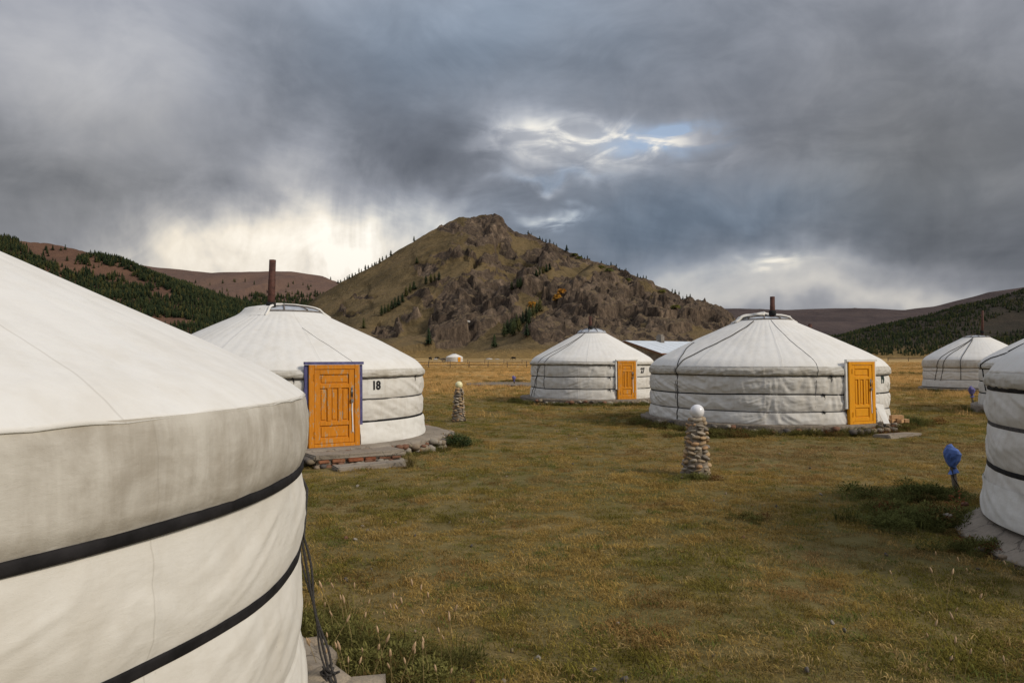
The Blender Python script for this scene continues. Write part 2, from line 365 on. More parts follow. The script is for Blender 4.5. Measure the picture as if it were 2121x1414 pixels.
# ------------------------------------------------------------------ hills and mountain as height fields
def seg_field(x, y, pts):
    """nearest point on a ridge line: distance, interpolated values, side"""
    best = np.full(x.shape, 1e18); val = np.zeros(x.shape + (len(pts[0]) - 2,)); side = np.zeros(x.shape)
    for a, b in zip(pts[:-1], pts[1:]):
        ax, ay = a[0], a[1]; ex, ey = b[0] - ax, b[1] - ay; L2 = ex * ex + ey * ey
        t = np.clip(((x - ax) * ex + (y - ay) * ey) / L2, 0, 1); qx, qy = ax + t * ex - x, ay + t * ey - y
        dd = qx * qx + qy * qy; m_ = dd < best; best = np.where(m_, dd, best)
        va, vb = np.array(a[2:]), np.array(b[2:]); vv = va + t[..., None] * (vb - va); val = np.where(m_[..., None], vv, val)
        side = np.where(m_, np.sign(ex * (y - ay) - ey * (x - ax)), side)
    return np.sqrt(best), val, side
def ridge_pts(lst): return [(*at(p[0], p[1], p[2])[:3], *p[3:]) for p in lst]
class HF:
    """height field sampled on a world grid"""
    def __init__(s, x0, x1, y0, y1, step, fn):
        s.xs = np.arange(x0, x1, step); s.ys = np.arange(y0, y1, step); s.step = step
        s.X, s.Y = np.meshgrid(s.xs, s.ys, indexing='ij'); s.Z, s.attr = fn(s.X, s.Y)
    def z(s, x, y):
        fx = np.clip((np.asarray(x) - s.xs[0]) / s.step, 0, len(s.xs) - 1.001); fy = np.clip((np.asarray(y) - s.ys[0]) / s.step, 0, len(s.ys) - 1.001)
        i, j = fx.astype(int), fy.astype(int); u, v_ = fx - i, fy - j; Z = s.Z
        return (Z[i, j] * (1-u) + Z[i+1, j] * u) * (1-v_) + (Z[i, j+1] * (1-u) + Z[i+1, j+1] * u) * v_
    def at(s, k, x, y):
        i = np.clip(((np.asarray(x) - s.xs[0]) / s.step).round().astype(int), 0, len(s.xs) - 1); j = np.clip(((np.asarray(y) - s.ys[0]) / s.step).round().astype(int), 0, len(s.ys) - 1)
        return s.attr[k][i, j]
    def hit(s, px, py):
        """where the sight line of a photo pixel meets this surface"""
        dd = np.linspace(s.ys[0], s.ys[-1], 3000); x = (px - CX) / FPX * dd; zz = EYE + (HZ - py) / FPX * dd
        k = np.nonzero(s.z(x, dd) >= zz)[0]
        if len(k) == 0: return None
        k = k[0]; return Vector((x[k], dd[k], float(s.z(x[k:k+1], dd[k:k+1])[0])))
    def mesh(s, name): return grid_mesh(name, np.stack([s.X, s.Y, s.Z], -1), False, s.attr)

RIDGE = ridge_pts([(545, 733, 885, 40), (575, 700, 887, 90), (600, 668, 890, 160), (620, 645, 893, 210), (660, 617, 899, 250), (700, 594, 905, 280), (750, 564, 912, 300), (800, 533, 918, 315), (850, 503, 924, 325), (890, 478, 928, 325), (925, 458, 932, 325), (950, 449, 935, 322), (985, 448, 937, 320),
    (1010, 442, 938, 320), (1030, 449, 934, 315), (1060, 470, 930, 310), (1100, 489, 920, 305), (1150, 510, 905, 300), (1200, 529, 888, 290), (1250, 548, 870, 280), (1300, 568, 850, 270), (1350, 588, 830, 260),
    (1400, 614, 808, 245), (1435, 624, 795, 235), (1456, 616, 785, 230), (1474, 638, 776, 205), (1500, 655, 765, 175), (1522, 678, 752, 130), (1534, 705, 746, 80), (1542, 735, 740, 40)])
SPURS = [(ridge_pts([(1040, 500, 880), (990, 545, 800), (945, 590, 735), (915, 640, 690), (898, 700, 655)]), 95, .9),
         (ridge_pts([(1150, 520, 850), (1130, 560, 770), (1090, 600, 700), (1060, 640, 665)]), 75, 1.0),
         (ridge_pts([(1230, 550, 790), (1215, 575, 720), (1200, 610, 660), (1190, 660, 610)]), 85, 1.0),
         (ridge_pts([(1160, 640, 600), (1140, 648, 570), (1110, 668, 550), (1080, 700, 530)]), 40, .9),
         (ridge_pts([(1330, 600, 770), (1330, 632, 690), (1320, 672, 610)]), 75, 1.0),
         (ridge_pts([(1425, 632, 750), (1420, 655, 670), (1400, 690, 590)]), 65, 1.0),
         (ridge_pts([(900, 500, 960), (850, 560, 860), (800, 620, 770), (760, 680, 700)]), 80, .9)]
ROCKS = [(960, 640, 70, 70, 1.2), (930, 690, 45, 40, 1.2), (1030, 620, 50, 40, 1.0), (1090, 590, 60, 30, .8), (1200, 620, 80, 50, 1.1), (1180, 680, 70, 45, 1.1), (1130, 690, 55, 35, 1.0), (1290, 640, 80, 60, 1.1),
         (1390, 650, 80, 50, 1.2), (1470, 650, 60, 45, 1.2), (1330, 700, 120, 30, 1.0), (1000, 470, 60, 28, 1.0), (935, 470, 40, 16, .9), (1010, 495, 60, 18, .9), (1120, 530, 55, 18, .9), (880, 555, 35, 22, .75), (920, 530, 60, 14, .7),
         (880, 620, 45, 22, .7), (800, 685, 48, 18, .9), (750, 615, 50, 7, .62), (715, 650, 55, 8, .6), (1030, 560, 60, 14, .7), (1250, 580, 50, 20, .8), (1180, 545, 40, 14, .7), (850, 660, 40, 20, .7), (1060, 660, 40, 50, .6)]
def mountain_fn(x, y):
    wx = x + 7 * fbm(x / 80, y / 80, 1.0, 3); wy = y + 10 * fbm(x / 80, y / 80, 5.0, 3)
    dd, val, side = seg_field(wx, wy, RIDGE); zr, W = val[..., 0], val[..., 1]
    W = np.where(side < 0, W, W * .6); t = dd / W
    h = np.maximum(zr, 0) * np.clip(1 - t, 0, 1) ** 1.12
    for pts, wd, k in SPURS:
        d2, v2, _ = seg_field(wx, wy, pts); hs = v2[..., 0] * k - (d2 / wd) ** 1.15 * v2[..., 0] * .75
        q = 9.0; m_ = np.clip(.5 + .5 * (hs - h) / q, 0, 1); h = h * (1 - m_) + hs * m_ + q * m_ * (1 - m_) * .5
    ap = 7.5 * (1 - sstep(0, 260, dd - W)); h = np.maximum(h, 0) + ap * (1 - np.exp(-np.maximum(dd, 0) / 120)) - .8 + 0 * x
    # rock: where the crags stand (found by eye in the photograph, fixed here in the world) and wherever it is steep
    px = CX + FPX * x / y; py = HZ - FPX * (h - EYE) / y; mask = np.zeros(x.shape)
    for a, b, ra, rb, k in ROCKS: mask = np.maximum(mask, k * np.exp(-((px - a) / ra) ** 2 - ((py - b) / rb) ** 2))
    nz = fbm(x / 38, y / 38, 3.3, 5); crest = np.exp(-(dd / 16) ** 2) * sstep(-60, 60, x + 60) * .7
    rock = sstep(.36, .66, np.maximum(mask, crest) + .26 * nz) * sstep(3, 10, h)
    band = fbm(x / 75 + 3, h / 13 + .6 * perlin(x / 60, y / 60, 2.0), y / 160, 4); scat = sstep(.29, .48, band + .25 * fbm(x / 17, y / 17, 8.8, 3)) * sstep(14, 40, h) * sstep(-120, -30, x) * .95; rock = np.maximum(rock, scat)
    rock = np.maximum(rock, sstep(.52, .66, fbm(x / 30, y / 50, 18.8, 4)) * sstep(14, 35, h) * sstep(-130, -60, x) * .7)
    gx, gy = np.gradient(h); slope = np.hypot(gx, gy)
    face = rock * (1 - np.exp(-dd / 25)) 
    wob = 6 * fbm(x / 22, y / 22, 3.0, 3); xw, yw = x + wob, y + 6 * fbm(x / 22, y / 22, 13.0, 3)
    b1, i1 = blocks(xw, yw, 30, 44, 1); b2, i2 = blocks(xw, yw, 12, 22, 2); b3, i3 = blocks(x + wob * .5, y, 5.0, 8.0, 3)
    amp = (.30 + .70 * (1 - np.exp(-dd / 34))) * sstep(2, 26, h)
    h2 = h + rock * amp * (6.5 * b1 + 4.2 * b2 + 1.7 * b3 + 5.0 * (ridged(xw / 26, y / 90, 4.4, 3) - 1.1))
    h2 += rock * .5 * fbm(x / 4, y / 4, 2.0, 2) + (1 - rock) * (1.8 * fbm(x / 60, y / 60, 6.0, 3) * sstep(4, 30, h) + .45 * fbm(x / 9, y / 9, 6.0, 3))
    h2 += crest * 1.6 * b2
    edge = np.minimum.reduce([x - x.min(), x.max() - x, y - y.min(), y.max() - y])
    h2 = h2 * sstep(0, 50, edge) - 2.0 * (1 - sstep(0, 50, edge))
    gx, gy = np.gradient(h2, x[1, 0] - x[0, 0], y[0, 1] - y[0, 0]); st = np.hypot(gx, gy)
    return h2, {'rock': rock, 'blk': i1 * .35 + i2 * .4 + i3 * .25, 'steep': sstep(.45, 1.0, st + .25 * fbm(x / 9, y / 9, 5.0, 2))}
MT = HF(-420, 320, 345, 1180, 1.5, mountain_fn)
m, g = material('mountain rock and grass'); c = g.coord('Object'); rk = g.attr('rock'); stp_ = g.attr('steep'); blk = g.attr('blk')
def rmf(vec, scale, detail):
    x = g.n('ShaderNodeTexNoise', noise_type='RIDGED_MULTIFRACTAL', normalize=True); g.put(x.inputs['Vector'], vec); x.inputs['Scale'].default_value = scale; x.inputs['Detail'].default_value = detail; x.inputs['Roughness'].default_value = .55; x.inputs['Distortion'].default_value = .4; return S(g, x.outputs[0])
r1 = g.noise(g.vmul(c, (1, 1, .5)), .06, 6, .62, .5); r2 = g.noise(g.vmul(c, (1, 1, .5)), .45, 5, .7, .3); r3 = rmf(g.vmul(c, (1, 1, .38)), .13, 5)
rockc = g.ramp(r1 * .24 + r2 * .36 + r3 * .22 + blk * .18, [(.30, (.037, .029, .023)), (.41, (.108, .080, .058)), (.51, (.215, .158, .110)), (.60, (.345, .255, .172)), (.70, (.46, .35, .25))])
g1 = g.noise(c, .022, 6, .62, .5); g2 = g.noise(c, .35, 6, .7); xx, yy, zz = g.sep(c)
grassc = g.ramp(g1 * .6 + g2 * .4, [(.34, (.070, .053, .027)), (.45, (.125, .092, .045)), (.56, (.20, .145, .072)), (.68, (.155, .100, .055))])
grassc = g.mix(g.smooth(g2 * .5 + r1 * .5, .56, .68) * .5, grassc, (.070, .055, .028))
foot = g.smooth(zz + (g1 - .5) * 8, 7.5, 2.5); grassc = g.mix(foot, grassc, g.ramp(g2, [(.35, (.22, .148, .058)), (.65, (.34, .225, .085))]))
mixk = g.smooth(rk * (stp_ * .85 + .25) + (r2 - .5) * .45, .30, .52)
scree = g.ramp(r2 * .6 + g2 * .4, [(.35, (.10, .074, .048)), (.5, (.185, .135, .085)), (.65, (.25, .19, .12))]); grassc = g.mix(g.smooth(rk, .3, .8) * .75, grassc, scree); col = g.mix(mixk, grassc, rockc)
g.pbsdf(col, .95, g.bump(r2 * .9 + r1 * .4 + r3 * .9, .9, 3.0), .1); M_MOUNT = m
struct(obj('mountain', MT.mesh('mountain'), M_MOUNT), 'pointed brown mountain with rocky crags behind the yurts')

def hill_fn(pts, wf, wb, pw, amp, sc_, seed):
    def fn(x, y):
        wx = x + amp * 1.6 * fbm(x / (sc_ * 1.5), y / (sc_ * 1.5), seed, 3); wy = y + amp * 1.6 * fbm(x / (sc_ * 1.5), y / (sc_ * 1.5), seed + 4, 3)
        dd, val, side = seg_field(wx, wy, pts); zr = val[..., 0]; W = np.where(side < 0, wf, wb); t = np.clip(dd / W, 0, 1)
        h = np.maximum(zr, 0) * ((1 - t) ** pw) ; h = h * (1 - .12 * np.exp(-(dd / (wf * .04)) ** 2)) if False else h
        h = h + amp * fbm(x / sc_, y / sc_, seed + 9, 5) * sstep(.0, .12, t) * sstep(1.0, .75, t) * sstep(0, 30, h) - 1.5
        edge = np.minimum.reduce([x - x.min(), x.max() - x, y - y.min(), y.max() - y]); h = h * sstep(0, 60, edge) - 4 * (1 - sstep(0, 60, edge))
        return h, {'t': t}
    return fn
HL1 = HF(-3300, 500, 850, 4300, 13, hill_fn(ridge_pts([(-700, 470, 3000), (0, 505, 3000), (230, 537, 3000), (330, 553, 3000), (440, 564, 3000), (520, 561, 3000), (600, 561, 3000), (660, 569, 3000), (700, 583, 2950), (760, 610, 2900), (900, 640, 2800), (1150, 690, 2600)]), 2050, 1100, 1.55, 14, 210, 2.0))
HL2 = HF(-2300, -250, 620, 2100, 7.5, hill_fn(ridge_pts([(-900, 380, 1500), (-300, 430, 1500), (0, 488, 1490), (40, 497, 1480), (100, 502, 1460), (170, 518, 1430), (240, 536, 1390), (330, 574, 1310), (400, 605, 1230), (440, 640, 1130), (470, 690, 1030), (480, 730, 960)]), 640, 600, 1.25, 8, 120, 5.0))
HR1 = HF(250, 3300, 880, 3800, 13, hill_fn(ridge_pts([(1300, 645, 2500), (1520, 638, 2550), (1640, 641, 2600), (1730, 637, 2600), (1800, 637, 2600), (1880, 641, 2600), (1940, 633, 2600), (2000, 618, 2600), (2050, 604, 2600), (2121, 595, 2600), (2300, 560, 2600), (2700, 500, 2600)]), 1550, 1100, 1.15, 16, 260, 12.0))
HR2 = HF(230, 2300, 520, 2000, 7.5, hill_fn(ridge_pts([(1790, 752, 720), (1822, 741, 760), (1910, 706, 860), (1998, 671, 960), (2042, 645, 1010), (2121, 607, 1080), (2300, 540, 1200), (2700, 440, 1350)]), 420, 500, 1.15, 7, 100, 17.0))
def hillmat(name, a, b, c_, low):
    m, g = material(name); c = g.coord('Object'); n = g.noise(c, .006, 6, .62, .6); n2 = g.noise(c, .045, 6, .68, .3); n3 = g.noise(c, .25, 4, .7)
    col = g.ramp(n * .45 + n2 * .35 + n3 * .2, [(.33, a), (.48, b), (.62, c_)]); z = g.sep(c)[2]
    col = g.mix(g.smooth(z + (n2 - .5) * 14, 16, 2), col, low)
    g.pbsdf(col, .97, g.bump(n2 + n3 * .5, .6, 6), .05); return m
struct(obj('hill', HL1.mesh('hill'), hillmat('far heather slope', (.095, .070, .062), (.15, .098, .078), (.19, .122, .088), (.25, .17, .07))), 'far rounded heather brown hill at left')
struct(obj('hill', HL2.mesh('hill'), hillmat('russet slope', (.085, .055, .041), (.14, .080, .055), (.185, .105, .068), (.20, .14, .06))), 'russet topped hill with pine forest at left')
struct(obj('hill', HR1.mesh('hill'), hillmat('dark moor slope', (.062, .051, .051), (.085, .066, .063), (.112, .085, .077), (.20, .14, .06))), 'long dark moor hill at right')
struct(obj('hill', HR2.mesh('hill'), hillmat('dark wooded slope', (.035, .034, .026), (.050, .043, .033), (.075, .058, .043), (.22, .15, .06))), 'steep wooded hill flank at right edge')

# ------------------------------------------------------------------ trees
def leafmat(name, cols, rough=.9):
    m, g = material(name); c = g.coord('Object'); oi = g.n('ShaderNodeObjectInfo'); rnd = S(g, oi.outputs['Random'])
    n = g.noise(c, 1.3, 4, .7); base = g.ramp(rnd, [(i / max(len(cols) - 1, 1), q) for i, q in enumerate(cols)])
    col = g.mix(g.smooth(n, .35, .65), g.mix(1.0, base, (.6, .6, .6), 'MULTIPLY'), g.mix(1.0, base, (1.25, 1.25, 1.2), 'MULTIPLY'))
    g.pbsdf(col, rough, None, .1); return m
M_PINE = leafmat('conifer needles', [(.022, .034, .020), (.032, .048, .023), (.044, .060, .026), (.060, .070, .028), (.115, .105, .036)])
M_LARCH = leafmat('autumn larch', [(.34, .26, .03), (.42, .27, .03)])
M_ORANGE = leafmat('orange shrub leaves', [(.36, .15, .025), (.42, .21, .03)])
M_BUSH = leafmat('yellow green bush leaves', [(.10, .115, .025), (.15, .14, .03)])
M_BARK = simple('pine bark', (.07, .05, .038), .95, .3, 3, .6)
def pine_crown(seed, h=12.0, w=2.6, tiers=11):
    r = random.Random(seed); mb = MB()
    for i in range(tiers):
        u = i / (tiers - 1); z = h * (.10 + .86 * u); rad = w * (1 - u ** 1.6) ** .9 * (.72 + .28 * min(1, u * 4)) * r.uniform(.72, 1.15) + .22; n = 8 if u < .6 else 6
        k = len(mb.v); mb.v.append((0, 0, z + h * .085)); a0 = r.uniform(0, 6)
        for j in range(n * 2):
            a = a0 + PI * j / n; q = rad * (r.uniform(.8, 1.25) if j % 2 == 0 else r.uniform(.5, .75))
            mb.v.append((q * math.cos(a), q * math.sin(a), z - (q * .32 if j % 2 == 0 else q * .05) + r.uniform(-.15, .15)))
        for j in range(n * 2): mb.f.append((k, k + 1 + j, k + 1 + (j + 1) % (n * 2)))
    return mb.mesh('conifer_crown')
CROWNS = [pine_crown(i, 12, w_) for i, w_ in enumerate((3.0, 2.6, 3.5, 2.3))]
for me in CROWNS: me.materials.append(M_PINE)
LARCH = [pine_crown(20 + i, 12, 2.6) for i in range(2)]
for me in LARCH: me.materials.append(M_LARCH)
TRUNK = MB().tube([(0, 0, -.8), (0, 0, 5), (0, 0, 11)], [.24, .16, .05], 6).mesh('trunk', True); TRUNK.materials.append(M_BARK)
def bush_mesh(seed, n=150, mat=None):
    r = random.Random(seed); mb = MB()
    for i in range(n):
        a = r.uniform(0, 2 * PI); u = r.random() ** .5; z = r.random() ** .7; q = u * (1 - .55 * z) * 1.0
        p = Vector((q * math.cos(a), q * math.sin(a), z * 1.1)); t = Vector((r.gauss(0, 1), r.gauss(0, 1), r.gauss(0, .6))).normalized(); b = t.orthogonal().normalized()
        l = r.uniform(.12, .26); mb.add([p - t * l, p + b * l * .6, p + t * l, p - b * l * .6], [(0, 1, 2, 3)])
    me = mb.mesh('bush_crown'); me.materials.append(mat); return me
def plant_tree(p, h, name, label, cat, group, crown, lean=0):
    t = thing(name, label, cat, p, group); s_ = h / 12.0; t.scale = (s_ * random.uniform(1.15, 1.6), s_ * random.uniform(1.15, 1.6), s_); t.rotation_euler = (0, 0, random.uniform(0, 6.28))
    obj('crown', crown, None, t); obj('trunk', TRUNK, None, t); return t
def on_mountain(px, py, search=14):
    for k in range(search):
        q = MT.hit(px, py + k * 1.5)
        if q is not None: return q
    return None
TG = []
for i in range(16): x = 706 + i * 6.2 + random.uniform(-2, 2); TG.append((x, None, random.uniform(3.5, 7), 'dark conifer in the row along the left skyline of the mountain', 'conifers on the left skyline'))
for x in (809, 857, 1174): TG.append((x, None, 7, 'small lone conifer standing out on the mountain skyline', 'lone skyline conifers'))
for x, y in [(790, 654), (797, 650), (804, 646), (811, 641), (818, 637), (825, 633), (833, 626), (841, 613), (849, 606), (857, 600)]: TG.append((x, y, random.uniform(8, 11), 'dark conifer in the diagonal file on the left grassy slope', 'conifers on the left slope'))
for x, y in [(882, 589), (892, 586), (900, 584), (909, 581)]: TG.append((x, y, random.uniform(8, 10), 'conifer in the short row above the left crags', 'conifers above the crags'))
for x, y in [(1044, 698), (1051, 692), (1058, 690), (1064, 684), (1070, 681), (1077, 676), (1083, 671), (1090, 668), (1097, 662), (1104, 656), (1111, 650), (1118, 645), (1062, 695), (1075, 688), (1095, 672)]: TG.append((x, y, random.uniform(9, 12), 'dark conifer crowded in the gully between the crags', 'conifers in the gully'))
for x, y in [(1111, 573), (1118, 570), (1125, 567), (1132, 563), (1139, 559), (1072, 597), (1078, 595), (1060, 600)]: TG.append((x, y, random.uniform(6, 9), 'small conifer on a ledge in the middle of the mountain', 'conifers on the ledges'))
for x in (1094, 1101, 1118, 1124, 1131, 1139, 1147, 1153, 1205, 1211, 1217, 1222, 1246, 1256, 1266, 1277, 1284, 1297, 1321, 1327, 1333, 1339, 1393, 1399, 1407, 1415, 1423, 1430): TG.append((x, None, random.uniform(2.5, 5), 'small conifer along the right skyline of the mountain', 'conifers on the right skyline'))
SIL = sorted([(p[0], p[1]) for p in [(620, 641), (700, 592), (800, 532), (850, 503), (890, 478), (925, 458), (950, 449), (1010, 443), (1030, 449), (1060, 470), (1100, 489), (1150, 510), (1200, 529), (1250, 548), (1300, 568), (1350, 588), (1400, 607), (1435, 612)]])
def skyline(px):
    q = None; y = float(np.interp(px, [s[0] for s in SIL], [s[1] for s in SIL])) - 14
    for k in range(24):
        q = MT.hit(px, y + k * 1.3)
        if q is not None: return q
for x, y, h, lab, grp in TG:
    q = skyline(x) if y is None else on_mountain(x, y)
    if q is not None: plant_tree(q, h, 'conifer', lab, 'tree', grp, random.choice(CROWNS))
for x, y, h, lab in [(888, 713, 12.5, 'tall lone dark conifer on the grass left of the big crag'), (753, 680, 9, 'lone conifer by the low left outcrop'), (1024, 720, 9.5, 'conifer at the foot of the central gully'), (1091, 697, 9, 'conifer beside the low front crag'), (863, 546, 7, 'tiny lone conifer high on the left slope')]:
    q = on_mountain(x, y)
    if q is not None: plant_tree(q, h, 'conifer', lab, 'tree', None, CROWNS[2])
for i, (x, y, mt, nm, lab) in enumerate([(1102, 637, M_ORANGE, 'autumn_shrub', 'orange autumn shrub at the top of the gully'), (1155, 622, M_ORANGE, 'autumn_shrub', 'orange autumn shrub below the right crag, lower of two'), (1164, 611, M_ORANGE, 'autumn_shrub', 'orange autumn shrub below the right crag, upper of two'),
        (1190, 530, M_BUSH, 'green_shrub', 'yellow green shrub near the upper right ridge'), (1200, 536, M_BUSH, 'green_shrub', 'lower yellow green shrub near the upper right ridge'), (1245, 556, M_BUSH, 'green_shrub', 'yellow green shrub below the right skyline'), (1262, 562, M_BUSH, 'green_shrub', 'small yellow green shrub right of its twin below the skyline'), (1372, 606, M_BUSH, 'green_shrub', 'yellow green shrub on the crest above the right cliffs'), (1300, 582, M_BUSH, 'green_shrub', 'yellow green shrub amid the right upper rocks'), (1400, 640, M_BUSH, 'green_shrub', 'green shrub low among the right cliffs')]):
    q = on_mountain(x, y)
    if q is not None:
        t = thing(nm, lab, 'shrub', q); t.scale = (5.5, 4.5, 4.2 if mt is M_ORANGE else 2.6); obj('crown', bush_mesh(i, 150, mt), None, t)
        mb = MB()
        for k in range(4): a = k * 1.6 + i; mb.tube([(0, 0, -.2), (.2 * math.cos(a), .2 * math.sin(a), .4), (.45 * math.cos(a), .45 * math.sin(a), .8)], [.05, .035, .012], 4)
        mb.build('stem', M_BARK, t)
# yellow larches in front of the left forest
for x, y, lab in [(392, 694, 'yellow autumn larch left of two by the forest edge'), (411, 693, 'yellow autumn larch right of two by the forest edge'), (402, 696, 'small yellow larch between two larger ones')]:
    dpt = 620; p = at(x, y, dpt); p.z = -.3
    t = plant_tree(p, 17 if 'small' not in lab else 12, 'larch', lab, 'tree', None, random.choice(LARCH))
# geometry-node scatter for masses nobody could count
def scatter(name, P, rot, scl, idx, tint, meshes, label, kind='stuff'):
    cc = bpy.data.collections.new(name + ' source')
    for i, me in enumerate(meshes): cc.objects.link(bpy.data.objects.new('%s_%02d' % (name, i), me))
    me = bpy.data.meshes.new(name); n = len(P); me.vertices.add(n); me.vertices.foreach_set('co', np.asarray(P, np.float32).reshape(-1))
    for k, ty, A, f in (('rot', 'FLOAT_VECTOR', rot, 'vector'), ('scl', 'FLOAT_VECTOR', scl, 'vector'), ('idx', 'INT', idx, 'value'), ('tint', 'FLOAT_VECTOR', tint, 'vector')):
        q = me.attributes.new(k, ty, 'POINT'); q.data.foreach_set(f, np.asarray(A, np.int32 if ty == 'INT' else np.float32).reshape(-1))
    o = obj(name, me); o['kind'] = kind; o['label'] = label
    ng = bpy.data.node_groups.new(name, 'GeometryNodeTree'); ng.interface.new_socket('Geometry', in_out='INPUT', socket_type='NodeSocketGeometry'); ng.interface.new_socket('Geometry', in_out='OUTPUT', socket_type='NodeSocketGeometry')
    N = ng.nodes.new; gi, go, ci, ip = N('NodeGroupInput'), N('NodeGroupOutput'), N('GeometryNodeCollectionInfo'), N('GeometryNodeInstanceOnPoints')
    ci.inputs['Collection'].default_value = cc; ci.inputs['Separate Children'].default_value = True; ci.inputs['Reset Children'].default_value = True; ip.inputs['Pick Instance'].default_value = True
    L = ng.links.new; L(gi.outputs[0], ip.inputs['Points']); L(ci.outputs[0], ip.inputs['Instance'])
    for k, ty, s_ in (('rot', 'FLOAT_VECTOR', 'Rotation'), ('scl', 'FLOAT_VECTOR', 'Scale'), ('idx', 'INT', 'Instance Index')):
        q = N('GeometryNodeInputNamedAttribute'); q.data_type = ty; q.inputs[0].default_value = k; L(q.outputs[0], ip.inputs[s_])
    L(ip.outputs[0], go.inputs[0]); md = o.modifiers.new('scatter', 'NODES'); md.node_group = ng; return o
def forest(hf, name, label, count, keep, hmin, hmax):
    x = RNG.uniform(hf.xs[0], hf.xs[-1], count); y = RNG.uniform(hf.ys[0], hf.ys[-1], count); z = hf.z(x, y)
    px = CX + FPX * x / y; py = HZ - FPX * (z - EYE) / y; k = (px > -500) & (px < 2700) & (z > 1.5) & keep(px, py, x, y, z)
    x, y, z = x[k], y[k], z[k]; n = len(x); h = RNG.uniform(hmin, hmax, n) / 12; wd = h * RNG.uniform(.9, 1.5, n)
    return scatter(name, np.stack([x, y, z - .4], -1), np.stack([np.zeros(n), np.zeros(n), RNG.uniform(0, 6.28, n)], -1), np.stack([wd, wd, h], -1), RNG.integers(0, 4, n), np.ones((n, 3)), CROWNS, label)
def keepL2(px, py, x, y, z):
    nz = fbm(x / 90, y / 90, 2.2, 4); line = np.interp(px, [-500, -60, 20, 60, 130, 200, 300, 400, 480], [380, 440, 480, 520, 568, 585, 596, 612, 610]) + 26 * nz
    spur = np.abs(py - np.interp(px, [190, 250, 330, 420], [528, 546, 580, 616])) < 13 + 9 * nz
    spur &= (px > 195); thin = (RNG.random(px.shape) < .05) & (fbm(x / 60, y / 60, 6.0, 3) > .0)
    mid = (fbm(x / 45, y / 70, 9.0, 3) > .42) & (py > 530)
    open_ = ((px - 345) / 60) ** 2 + ((py - 668) / 10) ** 2 < 1
    return ((py > line) | spur | thin | mid) & ~open_
forest(HL2, 'pine_forest', 'dense dark pine forest on the left hillside', 190000, keepL2, 6, 11)
def keepL1(px, py, x, y, z):
    nz = fbm(x / 160, y / 160, 4.2, 4); up = 611 + 7 * nz + np.maximum(0, (px - 560) * -.0)
    return ((py > up) & (px > 250) & (px < 900) & (nz > -.55)) | ((RNG.random(px.shape) < .02) & (py > 580))
forest(HL1, 'pine_forest', 'dark pine forest in the valley behind yurt 18', 120000, keepL1, 11, 17)
def keepR2(px, py, x, y, z):
    nz = fbm(x / 110, y / 110, 7.7, 4); patch = ((px - 2090) / 75) ** 2 + ((py - 668 + (px - 2090) * .35) / 15) ** 2 < 1 + nz
    return (nz > -.42) & ~patch
forest(HR2, 'pine_forest', 'dark pine forest on the right hill flank', 170000, keepR2, 2.8, 5.2)

# ------------------------------------------------------------------ yurts
STONES = []
def make_stones():
    r = random.Random(5)
    for i in range(8):
        bm = bmesh.new(); bmesh.ops.create_icosphere(bm, subdivisions=1, radius=1)
        for v_ in bm.verts:
            n = v_.co.normalized(); k = 1 + .22 * math.sin(3.1 * n.x + i) * math.cos(2.7 * n.y + 2 * i) + r.uniform(-.09, .09); v_.co = n * k
            for ax in range(3): v_.co[ax] = max(-.78, min(.78, v_.co[ax]))
        me = bpy.data.meshes.new('stone'); bm.to_mesh(me); bm.free(); smooth(me); STONES.append(me)
make_stones()
STONE_BY = {}
def stone(parent, p, size, mat, rot=None, name='stone'):
    i = random.randrange(8); key = (i, mat.name)
    if key not in STONE_BY: me = STONES[i].copy(); me.materials.append(mat); STONE_BY[key] = me
    o = obj(name, STONE_BY[key], None, parent); o.location = p; o.scale = size; o.rotation_euler = rot or (random.uniform(-.2, .2), random.uniform(-.2, .2), random.uniform(0, 6.28)); return o

